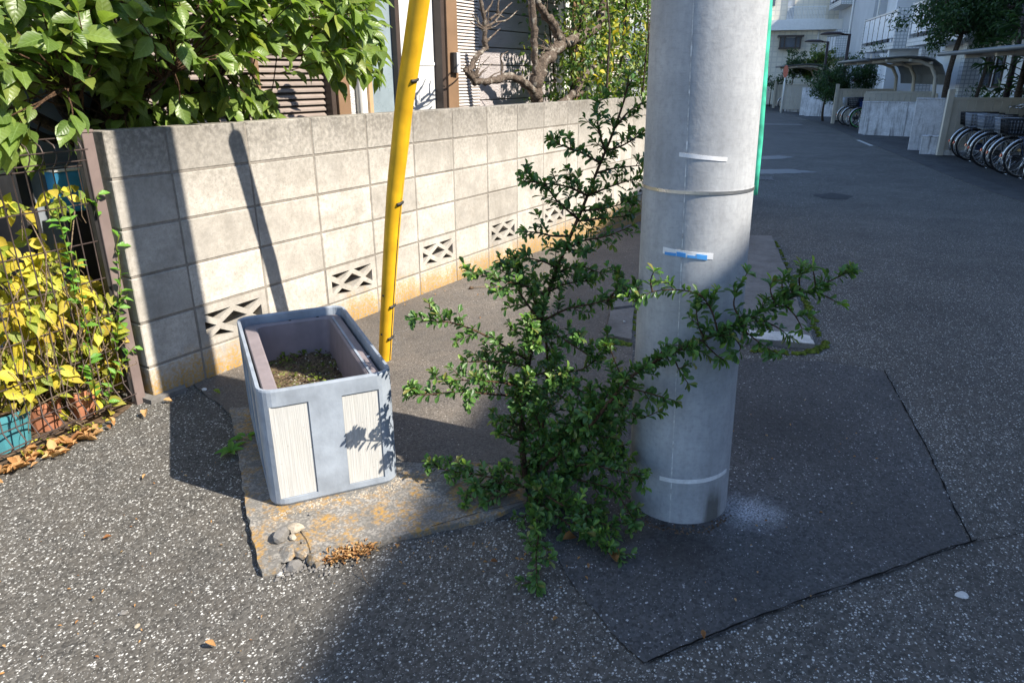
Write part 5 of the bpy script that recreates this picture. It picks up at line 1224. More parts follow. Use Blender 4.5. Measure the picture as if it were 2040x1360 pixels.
# ================================================================== bicycle shelters
def shelter(sn, sf, tf, label, side_n=True, side_f=True, t_back=None, over=.25, npost=True):
    t = thing('bicycle_shelter', W((sn + sf) / 2, tf - 1.2, GZ), label, 'bicycle shelter', 'bicycle shelters beside the pavement')
    zt = GZ + 2.2; tb = (t_back or tf - 2.15)
    prof = [(tf + 0.05, zt - 0.04), (tf - 0.5, zt + 0.01), (tf - 1.0, zt + 0.04), (tf - 1.45, zt + 0.02), (tf - 1.75, zt - 0.06), (tf - 1.98, zt - 0.22), (tf - 2.10, zt - 0.46), (tf - 2.15, zt - 0.75)]
    rs = MB(); n = len(prof); vs = [W(sn - .25, a, z) for a, z in prof] + [W(sf + over, a, z) for a, z in prof] + [W(sn - .25, a, z - 0.03) for a, z in prof] + [W(sf + over, a, z - 0.03) for a, z in prof]
    f = [(k, k + 1, n + k + 1, n + k) for k in range(n - 1)] + [(2 * n + k, 3 * n + k, 3 * n + k + 1, 2 * n + k + 1) for k in range(n - 1)] + [(k, 2 * n + k, 2 * n + k + 1, k + 1) for k in range(n - 1)] + [(n + k, n + k + 1, 3 * n + k + 1, 3 * n + k) for k in range(n - 1)] + [(0, n, 3 * n, 2 * n), (n - 1, 3 * n - 1, 4 * n - 1, 2 * n - 1)]
    rs.add(vs, f); rs.build('roof', MAT['roof_sheet'], t)
    MB().tube([W(sn - .25, tf + .06, zt - .06), W(sf + over, tf + .06, zt - .06)], .045, 8).build('gutter', MAT['roof_sheet'], t)
    m = max(3, int(round((sf - sn) / 2.0)) + 1)
    for k in range(m):
        s_ = sn + (sf - sn) * k / (m - 1)
        pts = [W(s_, tb + .2, GZ), W(s_, tb + .2, zt - .95), W(s_, tb + .23, zt - .55), W(s_, tb + .40, zt - .25), W(s_, tb + .72, zt - .12), W(s_, tb + 1.2, zt - .06), W(s_, tf - .12, zt - .12)]
        MB().tube(pts, .055, 10).build('post', MAT['cream'], t)
    for a in (tf - .45, tf - 1.1, tf - 1.7): MB().box((sn - .2, a - .03, zt - .12 if a > tf - 1.5 else zt - .2), (sf + .2, a + .03, zt - .055 if a > tf - 1.5 else zt - .13), STM).build('purlin', MAT['cream'], t)
    for on, s_ in ((side_n, sn), (side_f, sf)):
        if not on: continue
        if s_ != sn or npost: MB().box((s_ - .06, tf - .06, GZ), (s_ + .06, tf + .06, GZ + 1.40), STM, bev=.004).build('end_post', MAT['cream'], t)
        MB().box((s_ - .03, tb + .14, GZ + 1.17), (s_ + .03, tf - .07, GZ + 1.235), STM).build('rail', MAT['cream'], t)
        MB().box((s_ - .03, tb + .14, GZ + .12), (s_ + .03, tf - .07, GZ + .17), STM).build('rail', MAT['cream'], t)
        k = int((tf - .1 - tb) / .165)
        for i in range(k): MB().box((s_ - .018, tb + .14 + i * .165 + .006, GZ + .172), (s_ + .018, tb + .14 + (i + 1) * .165 - .006, GZ + 1.168), STM).build('board', MAT['cream'], t)
    k = int((sf - sn) / .165)
    for i in range(k): MB().box((sn + i * .165 + .006, tb + .06, GZ + .05), (sn + (i + 1) * .165 - .006, tb + .09, GZ + 1.17), STM).build('board', MAT['cream'], t)
    return t
shelter(8.6, 15.75, -7.42, 'curved roof bicycle shelter crowded with bicycles by the lamp post', side_n=False, over=1.25)
shelter(22.6, 27.4, -6.95, 'curved roof bicycle shelter holding the green-rimmed bicycle', side_n=True, npost=False)
shelter(37.0, 41.5, -6.0, 'farthest bicycle shelter in front of the cream tiled house', side_n=True)

# ================================================================== bicycles
_bm = {}
def cached(key, fn, mat):
    k = (key, mat.name)
    if k not in _bm: me = fn().mesh(key); me.materials.append(mat); _bm[k] = me
    return _bm[k]
WR = 0.33
def circ(r, n, cx=0, cz=0, y=0, a0=0, a1=360): return [(cx + math.cos(R_(a0 + (a1 - a0) * k / n)) * r, y, cz + math.sin(R_(a0 + (a1 - a0) * k / n)) * r) for k in range(n + 1)]
def g_tyre(): return MB().tube(circ(WR - .018, 40), .018, 6, cap=False)
def g_rim(): return MB().tube(circ(WR - .045, 40), .009, 5, cap=False)
def g_spoke():
    m = MB().tube([(0, -.045, 0), (0, .045, 0)], .022, 8)
    for k in range(28): a = 6.2832 * k / 28; m.tube([(math.cos(a + .3 * (-1) ** k) * .02, .03 * (-1) ** k, math.sin(a + .3 * (-1) ** k) * .02), (math.cos(a) * (WR - .05), 0, math.sin(a) * (WR - .05))], .0013, 3, cap=False)
    return m
def g_guard(): return MB().tube(circ(WR + .022, 18, 0, 0, 0, 10, 205), .017, 6)
def g_guard_f(): return MB().tube(circ(WR + .022, 14, 0, 0, 0, 30, 180), .017, 6)
def g_frame():
    m = MB(); bb = (.44, 0, .27 - WR); hd_ = (.98, 0, .62); 
    for a, b, r in (((0, 0, 0), bb, .011), (bb, (.31, 0, .50), .016), ((0, .03, 0), (.33, 0, .42), .009), ((0, -.03, 0), (.33, 0, .42), .009), (bb, (.99, 0, .50), .018), ((.40, 0, -.01 + .06), hd_, .015), (hd_, (1.0, 0, .45), .019), ((1.0, 0, .45), (1.08, .045, 0), .011), ((1.0, 0, .45), (1.08, -.045, 0), .011), ((.31, 0, .50), (.30, 0, .58), .013), (hd_, (.95, 0, .76), .012)): m.tube([a, b], r, 7)
    m.tube([(-.15, .06, .36), (.30, .06, .36), (.32, 0, .36)], .006, 5).tube([(-.15, -.06, .36), (.30, -.06, .36)], .006, 5).tube([(0, .05, 0), (-.12, .06, .36)], .005, 5).tube([(0, -.05, 0), (-.12, -.06, .36)], .005, 5)
    m.box((.06, .035, -.10), (.46, .06, .01)); m.tube([(.44, -.1, -.06), (.44, .1, -.06)], .012, 6).tube([(.44, .1, -.06), (.56, .1, -.16)], .01, 5).box((.52, .09, -.18), (.62, .17, -.155))
    return m
def g_saddle(): return loft([[(x, y * (.4 if x > .36 else 1), .60 + dz) for x, y in ((.16, .08), (.22, .10), (.32, .06), (.46, .025), (.46, -.025), (.32, -.06), (.22, -.10), (.16, -.08))] for dz in (0, .05)], smooth=False)
def g_bar(): return MB().tube([(.74, .27, .74), (.84, .27, .76), (.93, .14, .80), (.95, 0, .76), (.93, -.14, .80), (.84, -.27, .76), (.74, -.27, .74)], .012, 7).tube([(.72, .27, .735), (.82, .27, .755)], .018, 7).tube([(.72, -.27, .735), (.82, -.27, .755)], .018, 7)
def g_stand(): return MB().tube([(.02, .05, 0), (-.03, .17, -WR + .01)], .008, 5).tube([(.02, -.05, 0), (-.03, -.17, -WR + .01)], .008, 5).tube([(-.03, .17, -WR + .012), (-.03, -.17, -WR + .012)], .007, 5)
def g_basket(x0, x1, z0, h, w):
    m = MB(); n = 9; e = .03
    rings = [(0, e), (.25, e * .75), (.5, e * .5), (.75, e * .25), (1, 0)]
    for k, i in rings: m.tube([(x0 + i, -w / 2 + i, z0 + h * k), (x1 - i, -w / 2 + i, z0 + h * k), (x1 - i, w / 2 - i, z0 + h * k), (x0 + i, w / 2 - i, z0 + h * k), (x0 + i, -w / 2 + i, z0 + h * k)], .006 if k < 1 else .011, 4)
    for sx in range(n + 1):
        u = sx / n
        for y in (-1, 1): m.tube([(x0 + e + (x1 - x0 - 2 * e) * u, y * (w / 2 - e), z0), (x0 + (x1 - x0) * u, y * w / 2, z0 + h)], .0075, 4)
        for a, b in ((x0 + e, x0), (x1 - e, x1)): m.tube([(a, (w / 2 - e) * (2 * u - 1), z0), (b, w / 2 * (2 * u - 1), z0 + h)], .0075, 4)
    return m.box((x0 + e, -w / 2 + e, z0 - .004), (x1 - e, w / 2 - e, z0 + .004))
def bicycle(s, t, label, paint, rear=None, front='basket_grey', rim='chrome', lean=0.0, yaw=0.0, grp='bicycles parked under the shelters'):
    b = thing('bicycle', (0, 0, 0), label, 'bicycle', grp)
    fw = -ND                                               # nose away from the road
    fw = np.array((fw[0] * math.cos(yaw) - fw[1] * math.sin(yaw), fw[0] * math.sin(yaw) + fw[1] * math.cos(yaw), 0))
    y = np.cross((0, 0, 1), fw); o = W(s, t, GZ - .018 + WR)
    b.matrix_basis = Matrix(((fw[0], y[0], 0, o[0]), (fw[1], y[1], 0, o[1]), (0, 0, 1, o[2]), (0, 0, 0, 1))) @ Matrix.Rotation(lean, 4, 'X')
    def part(nm, me, par=b, x=0.0):
        q = bpy.data.objects.new(nm, me); COL.objects.link(q); q.parent = par; q.location = (x, 0, 0); return q
    for x in (0, 1.08):
        w = part('wheel', cached('spokes', g_spoke, MAT['chrome']), x=x); part('tyre', cached('tyre', g_tyre, MAT['tyre']), w); part('rim', cached('rim', g_rim, MAT[rim]), w)
    part('mudguard', cached('guard', g_guard, MAT['chrome'])); part('mudguard', cached('guard_f', g_guard_f, MAT['chrome']), x=1.08)
    part('frame', cached('frame', g_frame, MAT[paint])); part('saddle', cached('saddle', g_saddle, MAT['dark'])); part('handlebar', cached('bar', g_bar, MAT['chrome'])); part('stand', cached('stand', g_stand, MAT['chrome']))
    if front: part('basket', cached('basket_f', lambda: g_basket(1.0, 1.34, .47, .26, .38), MAT[front]))
    if rear: part('basket', cached('basket_r', lambda: g_basket(-.20, .28, .38, .25, .40), MAT[rear]))
    part('reflector', cached('refl', lambda: MB().tube([(-.37, 0, .05), (-.385, 0, .052)], .028, 8), MAT['reflect_red']))
    part('reflector', cached('refl2', lambda: MB().tube([(.13, -.012, .10), (.13, .012, .10)], .028, 8), MAT['reflect_amber']))
    return b
bicycle(15.2, -7.78, 'black bicycle with a dark rear basket beside the cream end post', 'blackpaint', 'basket_dark', 'basket_dark')
bicycle(14.75, -7.74, 'dark blue bicycle with a grey rear basket, second from the cream end post', 'bluepaint', 'basket_grey', 'basket_dark')
bicycle(14.15, -7.78, 'silver bicycle with a wide grey wicker rear basket, third from the end post', 'silverpaint', 'basket_grey', 'basket_grey', yaw=.05)
bicycle(13.55, -7.66, 'black bicycle with no rear basket, fourth from the end post', 'blackpaint', None, 'basket_grey', yaw=-.04)
bicycle(13.05, -7.72, 'silver framed bicycle with a pale rear basket, fifth from the end post', 'silverpaint', 'basket_grey', 'basket_dark')
bicycle(12.55, -7.66, 'black bicycle with a black rear basket, sixth from the end post', 'blackpaint', 'basket_dark', 'basket_dark')
bicycle(12.0, -7.70, 'dark blue bicycle with no rear basket, farthest from the end post', 'bluepaint', None, 'basket_grey')
bicycle(26.7, -7.30, 'silver bicycle with a grey basket beside the far end post', 'silverpaint', 'basket_grey', 'basket_grey')
bicycle(26.1, -7.35, 'bicycle half covered by the blue tarpaulin', 'blackpaint', 'basket_dark', 'basket_grey')
bicycle(25.2, -7.45, 'small bicycle with bright green wheel rims', 'blackpaint', None, None, rim='greenrim')
bicycle(39.8, -6.4, 'bicycle with a silver mudguard under the farthest shelter', 'silverpaint', None, 'basket_grey')
bicycle(39.2, -6.5, 'dark bicycle under the farthest shelter', 'blackpaint', None, 'basket_dark')
tp_ = MB(); rT = random.Random(4); nx_, ny_ = 10, 8; vv = []
for j in range(ny_ + 1):
    for i in range(nx_ + 1):
        u, v = i / nx_, j / ny_; z = GZ + 1.0 - .35 * abs(v - .5) * 2 + rT.uniform(-.03, .03) - .1 * u; vv.append(W(25.75 + .7 * v, -7.5 - 1.3 * u, z))
tp_.add(vv, [(j * (nx_ + 1) + i, j * (nx_ + 1) + i + 1, (j + 1) * (nx_ + 1) + i + 1, (j + 1) * (nx_ + 1) + i) for j in range(ny_) for i in range(nx_)], True)
tag(tp_.build('tarpaulin', MAT['tarp']), 'dark blue tarpaulin draped over a bicycle', 'tarpaulin')

# ================================================================== stained garden walls by the pavement
def rwall(s0, t0, s1, t1, h, label, th=0.15, grp='stained white walls along the pavement'):
    a, b = W(s0, t0), W(s1, t1); d = unit(b - a); n = np.array((-d[1], d[0], 0)); L = np.linalg.norm(b - a)
    t = thing('enclosure_wall', (a + b) / 2, label, 'wall', grp)
    f = lambda p: a + d * p[0] + n * p[1] + np.array((0, 0, p[2]))
    MB().box((0, 0, GZ - .05), (L, th, GZ + h), f, bev=.012).build('body', MAT['rendered'], t)
    MB().box((-.01, -.01, GZ + h + .001), (L + .01, th + .01, GZ + h + .035), f, bev=.008).build('coping', MAT['rendered'], t); return t
def gst(px, py): p = onZ(px, py, GZ); return ST(p)
a = gst(1709, 267); b = gst(1808, 297); c = gst(1880, 302)
rwall(a[0], a[1], a[0] - 0.6, a[1] - 1.45, 0.92, 'long rain-streaked white wall beside the recycling bay')
rwall(b[0], b[1], b[0] - 0.35, b[1] - 1.25, 1.15, 'mottled white wall next to the cream end post')
rwall(a[0] - 0.6, a[1] - 1.62, b[0] - 0.2, b[1] - 1.5, 0.95, 'dark streaked rear wall of the recycling bay')
d_ = gst(1831, 305); rwall(d_[0], d_[1], d_[0] - .25, d_[1] - .75, 0.36, 'low white block at the foot of the mottled wall')
a = gst(1562, 222); b = gst(1592, 230); rwall(a[0], a[1], a[0] - 1.0, a[1] - 2.3, 1.1, 'far grey-streaked wall beyond the leafy bush'); rwall(b[0], b[1], b[0] - 1.0, b[1] - 2.4, 1.15, 'plain pale wall just beyond the leafy bush')

# ================================================================== street lamps, sign, drain
def lamp(base, top, label, arm):
    t = thing('street_lamp', base, label, 'street lamp', 'dark street lamps'); b = np.array(base); e = np.array((b[0], b[1], top))
    MB().tube([b, e], [.075, .055], 12).build('post', MAT['lamp_brown'], t)
    a = e + arm; MB().tube([e - np.array((0, 0, .03)), a], .035, 8).build('arm', MAT['lamp_brown'], t)
    u = unit(np.array(arm)); v = np.cross((0, 0, 1), u); rings = []
    for z, k in ((.09, .25), (.085, .6), (.03, 1.0), (-.02, 1.02)): rings.append([a + u * math.cos(6.283 * i / 16) * .42 * k + v * math.sin(6.283 * i / 16) * .2 * k + np.array((0, 0, z)) for i in range(16)])
    hd_ = loft(rings, True, True, True).build('lamp_head', MAT['lamp_brown'], t)
    rings = [[a + u * math.cos(6.283 * i / 16) * .36 * k + v * math.sin(6.283 * i / 16) * .17 * k + np.array((0, 0, z)) for i in range(16)] for z, k in ((-.021, 1.0), (-.07, .75), (-.09, .3))]
    loft(rings, True, True, True).build('lens', MAT['lamp_lens'], hd_); return t
p = onS(1693, 68, 29.0); lamp((p[0], p[1], GZ), p[2], 'dark brown street lamp between the leafy bush and the grey stair tower', ND * .62)
p = onS(1650, 83, 36.0); lamp((p[0], p[1], GZ), p[2], 'dark brown street lamp in front of the far balconies', ND * .62)
p = onS(2005, 190, 18.0); lamp((p[0], p[1], GZ), 4.6, 'dark brown lamp post rising beside the palm leaves', ND * .62)
sg = thing('road_sign', onG(1558, 205), 'faded red road sign on a white pole by the far shelter', 'road sign'); p = onS(1558, 205, 35.5); b_ = np.array((p[0], p[1], GZ)); zt_ = onS(1563, 130, 35.5)[2]
MB().tube([b_, b_ + np.array((0, 0, zt_ - GZ))], .032, 8).build('pole', MAT['white'], sg)
zc_ = zt_ - .28; fwd = unit(ND * .25 - UD + np.array((0, 0, 0))); sd_ = np.cross((0, 0, 1), fwd) * .35; pl_ = []
rg = lambda o_: [b_ + np.array((0, 0, zc_ - GZ)) + sd_ * math.cos(6.283 * k / 20) * .33 + np.array((0, 0, math.sin(6.283 * k / 20) * .28)) + fwd * o_ for k in range(20)]
loft([rg(.035), rg(.05)], smooth=False).build('plate', MAT['sign_red'], sg)
dr = thing('drain_grating', onG(1520, 357), 'pale slotted drain grating at the road edge behind the pole', 'drain grating'); c_ = onG(1516, 356); s_, t_ = ST(c_)
MB().box((s_ - .25, t_ - .2, gz(s_) + .001), (s_ + .25, t_ + .22, gz(s_) + .008), STM).build('frame', MAT['kerb'], dr)
for k in range(6): MB().box((s_ - .2, t_ - .17 + k * .06, gz(s_) + .0085), (s_ + .2, t_ - .135 + k * .06, gz(s_) + .014), STM).build('bar', MAT['kerb'], dr)
for q, L in (((1546, 248), 1.8), ((1722, 285), 1.2)):
    s_, t_ = ST(onG(*q)); sheet('road_marking', stp([(s_ - .07, t_ - L / 2), (s_ + .07, t_ - L / 2), (s_ + .07, t_ + L / 2), (s_ - .07, t_ + L / 2)] if L > 1.5 else [(s_ - .9, t_ - .05), (s_ + .9, t_ - .05), (s_ + .9, t_ + .05), (s_ - .9, t_ + .05)]), .006, MAT['white_paint'], wob=.006)
for o in bpy.data.objects:
    if o.name.startswith('road_marking'): tag(o, kind='structure')

# ================================================================== street trees and shrubs
def tree(name, base, h, cr, n, label, seed, mat='leaf_far', L=.09, trunk=.07, forks=6, cat='tree', lean=(0, 0), top=0, squash=.8, grp=None):
    r = random.Random(seed); t = thing(name, base, label, cat, grp); b = np.array(base, float); w = MB(); lv = []; c0 = b + np.array((lean[0], lean[1], h - cr * squash))
    tk = curve(b, b + np.array((lean[0] * .6, lean[1] * .6, h - cr * 1.5 * squash)), r, .05, 6); w.tube(tk, [trunk * (1 - .07 * k) for k in range(7)], 8, jit=.08, rnd=r)
    for f in range(forks):
        e = c0 + rv(r) * cr * np.array((.8, .8, .7 * squash)) + np.array((0, 0, cr * .1)); c = curve(tk[-1], e, r, .1, 6); w.tube(c, [trunk * .5 * (1 - .13 * k) for k in range(7)], 6)
        for q in c[2:]:
            for _ in range(2):
                e2 = q + rv(r) * cr * .42; w.tube(curve(q, e2, r, .1, 3), [trunk * .14, trunk * .1, trunk * .07, trunk * .04], 4)
                for _k in range(max(1, n // (forks * 10))):
                    p = e2 + rv(r) * cr * .24 * r.random() ** .5; lv.append((p, rv(r) + np.array((0, 0, -.4)), np.array((0, 0, 1)) + SUNV * .4 + rv(r) * .7, L * r.uniform(.6, 1.2), L * .5 * r.uniform(.8, 1.2)))
    w.build('trunk', MAT['bark_dark'], t); foliage(t, name, lv, T_SIMPLE, MAT[mat], top); return t
p = onS(1890, 195, 19.6); tree('evergreen_tree', (p[0], p[1], GZ), 4.25, 1.3, 9000, 'dense round evergreen tree behind the bicycle shelter', 3, L=.11, trunk=.10, forks=9)
p = onS(1946, 195, 19.8); tree('evergreen_tree', (p[0], p[1], GZ), 4.4, 1.1, 3500, 'thin forked tree between the evergreen and the lamp post', 9, L=.10, trunk=.06, forks=7, lean=(.2, -.2))
p = onS(1660, 235, 28.2); b_ = (p[0], p[1], GZ)
for k in range(7):
    pass
tree('leafy_bush', b_, 2.15, .85, 4200, 'leafy dark bush on thin stems beside the pale wall', 12, L=.10, trunk=.05, forks=8, cat='bush', squash=.75)
p = onS(1640, 232, 29.0); tree('leafy_bush', (p[0], p[1], GZ), 2.0, .8, 3000, 'leafy bush with a few red flowers next to the dark bush', 13, L=.10, trunk=.05, forks=7, cat='bush', squash=.8)
p = onS(1722, 188, 29.0); tree('garden_tree', (p[0], p[1], GZ), 2.7, .8, 2600, 'small green tree behind the middle bicycle shelter', 14, L=.10, trunk=.05, forks=7, squash=.9)
p = onS(1618, 170, 42.0); tree('garden_tree', (p[0], p[1], GZ), 3.2, .95, 3000, 'sunlit round tree in front of the cream tiled house', 15, L=.15, trunk=.08, forks=8, mat='leaf_hedge', squash=.9)
p = onS(1580, 175, 42.0); tree('garden_tree', (p[0], p[1], GZ), 3.1, .7, 1200, 'slender bush with bare upright twigs by the tiled house', 16, L=.15, trunk=.04, forks=7, squash=1.2)
for x_, sd, lb in ((1535, 17, 'small dark bush at the open end of the farthest shelter'), (1556, 18, 'small dark bush directly behind the red road sign')):
    p = onS(x_, 190, 43.5); tree('garden_bush', (p[0], p[1], GZ), 1.9, .6, 420, lb, sd, L=.13, trunk=.03, forks=5, cat='bush', grp='bushes behind the farthest shelter')
hedge('low_hedge', 'low clipped green hedge between the shelter and the apartment block', ((0, 1), (0, 1), (0, 1)), 0, MAT['leaf_far'], .08, .04, random.Random(2), stems=0) if False else None
lh = thing('low_hedge', W(17.6, -9.6, GZ), 'low green hedge along the foot of the apartment block', 'hedge'); lv = []; rr_ = random.Random(6)
for _ in range(2600):
    s_, t_ = rr_.uniform(13, 22), rr_.gauss(-9.75, .16); z_ = GZ + rr_.uniform(.1, 1.35 + .12 * math.sin(s_ * 3)); lv.append((W(s_, t_, z_), rv(rr_), np.array((0, 0, 1)) + rv(rr_) * .7, .10 * rr_.uniform(.7, 1.2), .05))
foliage(lh, 'lowhedge', lv, T_SIMPLE, MAT['leaf_far'], 0)
# palm-like shrub at the right
pm_ = thing('palm_shrub', W(16.6, -9.6, GZ), 'fan leaved palm with narrow drooping leaflets by the lamp post', 'palm'); rP = random.Random(19); w_ = MB(); lv = []
p = onS(2030, 190, 16.8); b_ = np.array((p[0], p[1], GZ)); w_.tube([b_, b_ + np.array((.05, .02, 1.3)), b_ + np.array((.0, .0, 2.4))], [.08, .07, .06], 8, jit=.15, rnd=rP)
for k in range(34):
    a = rP.uniform(0, 6.283); z = rP.uniform(1.0, 3.6); st0 = b_ + np.array((0, 0, min(z, 2.4))); d = np.array((math.cos(a), math.sin(a), rP.uniform(-.1, .8))); e = st0 + d * rP.uniform(.6, 1.15) + np.array((0, 0, max(0, z - 2.4) * .4)); w_.tube([st0, (st0 + e) / 2 + np.array((0, 0, .1)), e], [.012, .009, .004], 5)
    for q in range(14): f = .35 + .65 * q / 13; pp_ = st0 + (e - st0) * f + np.array((0, 0, .1 * math.sin(3.14 * f))); lv.append((pp_, d * .6 + rv(rP) * .8 + np.array((0, 0, -.35)), np.array((0, 0, 1)) + rv(rP) * .5, .34, .022))
foliage(pm_, 'palm', lv, T_SIMPLE, MAT['leaf_far'], 0); w_.build('trunk', MAT['bark_dark'], pm_)

MAT['damp'] = plain('damp_asphalt', (0.030, 0.030, 0.032), .8, .3, .3, 20)
wets = [[(1515, 312), (1550, 310), (1580, 313), (1550, 317), (1515, 318)], [(1512, 338), (1570, 337), (1630, 343), (1590, 346), (1512, 347)], [(1615, 388), (1660, 385), (1702, 392), (1690, 398), (1640, 396)]]
for k, q in enumerate(wets):
    tag(sheet('wet_patch', P(*q), .004, MAT['puddle'] if k < 2 else MAT['crackdark'] if False else MAT['damp'], wob=.045, seg=.07, seed=20 + k), kind='structure')

# ================================================================== litter and stones
r6 = random.Random(61)
def stone(px, py, size, label, mat='stone', flat=.6, z0=0.0, seed=0, name='stone', cat='stone', grp=None):
    p = onZ(px, py, z0); r = random.Random(seed); bm = bmesh.new(); bmesh.ops.create_icosphere(bm, subdivisions=2, radius=1.0)
    pl = [(Vector(rv(r)), r.uniform(.55, .85)) for _ in range(9)]
    for v in bm.verts:
        for n, d in pl:
            k = v.co.dot(n)
            if k > d: v.co -= n * (k - d)
        v.co += Vector(rv(r)) * .03
    S = Vector((size * r.uniform(.8, 1.2), size * r.uniform(.7, 1.0), size * flat)); a = r.uniform(0, 6.28)
    bmesh.ops.transform(bm, matrix=Matrix.Translation((p[0], p[1], z0 + size * flat * .62)) @ Matrix.Rotation(a, 4, 'Z') @ Matrix.Diagonal(S).to_4x4(), verts=bm.verts)
    me = bpy.data.meshes.new(name); bm.to_mesh(me); bm.free()
    o = obj(name, me, MAT[mat]); return tag(o, label, cat, grp)
PZ0 = 0.020
stone(562, 1072, 0.035, 'grey speckled stone lying in front of the planter', 'kerb', .6, PZ0, 1)
stone(590, 1058, 0.029, 'cream square-edged stone in front of the planter', 'stone', .55, PZ0, 2)
stone(584, 1073, 0.016, 'small cream stone wedged between two larger stones', 'stone', .6, PZ0, 3)
stone(575, 1108, 0.038, 'broken concrete chunk at the pad corner', 'pad', .5, 0.004, 4, 'concrete_chunk')
stone(603, 1106, 0.032, 'reddish-edged concrete chunk inside the broken pad corner', 'pad', .7, 0.004, 5, 'concrete_chunk')
stone(585, 1132, 0.026, 'sandy rubble lump below the broken pad corner', 'kerb', .5, 0.0, 6, 'concrete_chunk')
stone(628, 1122, 0.032, 'angular rubble piece beside the dry leaf pile', 'pad', .7, 0.0, 7, 'concrete_chunk')
stone(247, 1223, .010, 'round grey pebble on the sunlit asphalt', 'kerb', .7, 0, 8); stone(273, 1248, .008, 'small pale pebble near the round grey pebble', 'stone', .7, 0, 9)
stone(825, 1091, .011, 'blue-grey pebble beside the pad edge', 'kerb', .6, 0, 10); stone(618, 1026, .007, 'grey pebble touching the planter base', 'kerb', .8, PZ0, 11)
stone(558, 1146, .010, 'pale pebble at the tip of the pad', 'white_paint', .7, 0, 12); stone(945, 988, .009, 'white pebble on the pad beside the shrub', 'white_paint', .6, PZ0, 13)
stone(407, 777, .012, 'white pebble at the foot of the block wall', 'white_paint', .6, 0.004, 14); stone(1243, 642, .012, 'white pebble on the paving slab behind the shrub', 'white_paint', .6, .02, 15)
stone(1915, 1184, .02, 'flattened white scrap on the shaded asphalt', 'white_paint', .08, 0, 16, 'paint_scrap', 'scrap')

def fallen(px, py, L, label, z=0.004, mat='leaf_dry', w=.5, ang=None, seed=0, tm=T_DRY):
    r = random.Random(seed + 400); p = onG(px, py); a = r.uniform(0, 6.28) if ang is None else ang
    v, f, uv = tm; M = Matrix.Translation((p[0], p[1], p[2] + z + .006)) @ Matrix.Rotation(a, 4, 'Z') @ Matrix.Rotation(r.uniform(-.15, .15), 4, 'X') @ Matrix.Rotation(r.uniform(-.25, .25), 4, 'Y') @ Matrix.Diagonal((L * w, L, L)).to_4x4()
    pts = [M @ (Vector(q) + Vector((0, 0, r.uniform(-.03, .03)))) for q in v]; me = bpy.data.meshes.new('fallen_leaf'); me.from_pydata([tuple(q) for q in pts], [], f)
    me.polygons.foreach_set('use_smooth', [True] * len(f)); at = me.attributes.new('leafuv', 'FLOAT_VECTOR', 'POINT'); at.data.foreach_set('vector', np.c_[uv, np.full(len(v), r.random())].reshape(-1)); me.update()
    return tag(obj('fallen_leaf', me, MAT[mat]), label, 'leaf')
fallen(1212, 1108, .075, 'large pale brown curled leaf on the asphalt under the shrub', .012, seed=1, ang=2.3)
fallen(1148, 1080, .06, 'dark brown leaf tucked under the shrub', .012, seed=2, ang=1.2)
fallen(290, 836, .06, 'orange-brown leaf beside the fence footing', seed=3, ang=-.6)
fallen(345, 803, .04, 'small brown leaf against the foot of the wall', seed=4)
fallen(440, 789, .04, 'yellow leaf in the wall shadow behind the planter', .006, 'leaf_yellow', seed=5)
fallen(1197, 492, .07, 'yellow leaf on the sidewalk below the far vent blocks', .006, 'leaf_yellow', .4, seed=6, ang=.9)
fallen(205, 1078, .026, 'rust-coloured leaf scrap on the sunlit asphalt', seed=7); fallen(432, 1293, .03, 'forked tan leaf on the sunlit asphalt', seed=8, ang=.4)
fallen(1402, 1284, .026, 'orange leaf on the patch joint', .012, seed=9); fallen(992, 1124, .026, 'brown leaf between the pad and the patch', seed=10)
fallen(1112, 1240, .022, 'tan leaf at the shadowed patch edge', .012, seed=11); fallen(995, 575, .04, 'pale leaf beside a dry stalk on the sidewalk', .006, seed=12)
fallen(285, 958, .022, 'tan leaf scrap below the fence', seed=13); fallen(190, 1192, .018, 'orange leaf crumb on the asphalt', seed=14)
fallen(848, 790, .03, 'brown leaf on the sidewalk below the shrub tip', .006, seed=15)
def litter(name, px, n, L, zf, label, seed, spread, mats='leaf_dry', sheet_z=0.0, tm=T_DRY, lo=0.0, hi=.02):
    r = random.Random(seed); pts = [onG(*q) for q in px]; lv = []
    for _ in range(n):
        i = r.randrange(len(pts) - 1) if len(pts) > 1 else 0; a = pts[i]; b = pts[min(i + 1, len(pts) - 1)]; p = a + (b - a) * r.random() + np.array((r.gauss(0, spread), r.gauss(0, spread), 0)); p[2] = gxy(p[0], p[1]) + r.uniform(lo, hi)
        d = rv(r); d[2] *= .25; s = r.uniform(.5, 1.3); lv.append((p, d, np.array((0, 0, 1)) + rv(r) * .45, L * s, L * s * r.uniform(.35, .6)))
    P_ = np.array([l[0] for l in lv]); A, P_ = leaf_mats(P_, np.array([l[1] for l in lv]), np.array([l[2] for l in lv]), np.array([l[3] for l in lv]), np.array([l[4] for l in lv]))
    o = merged_leaves(name, A, P_, tm, MAT[mats], nrng.random(len(P_)), None); tag(o, label, 'leaf litter'); return o
litter('leaf_litter', [(650, 1122), (690, 1112), (740, 1100)], 330, .014, 0, 'small heap of rust brown leaf crumbs against the broken pad', 3, .016, lo=.005, hi=.026)
litter('leaf_litter', [(760, 1100), (860, 1090), (1000, 1100), (1180, 1140)], 40, .012, 0, 'scattered brown leaf crumbs between the pad and the patch', 4, .05, lo=.004, hi=.014)
litter('leaf_litter', [(-60, 985), (40, 935), (120, 900), (215, 858)], 100, .045, 0, 'dry brown leaves drifted along the foot of the wire fence', 5, .03, lo=.008, hi=.018)
litter('leaf_litter', [(60, 915), (130, 880), (220, 845)], 40, .03, 0, 'green and yellow fallen leaves along the fence foot', 6, .03, 'leaf_yellow', lo=.01, hi=.03)
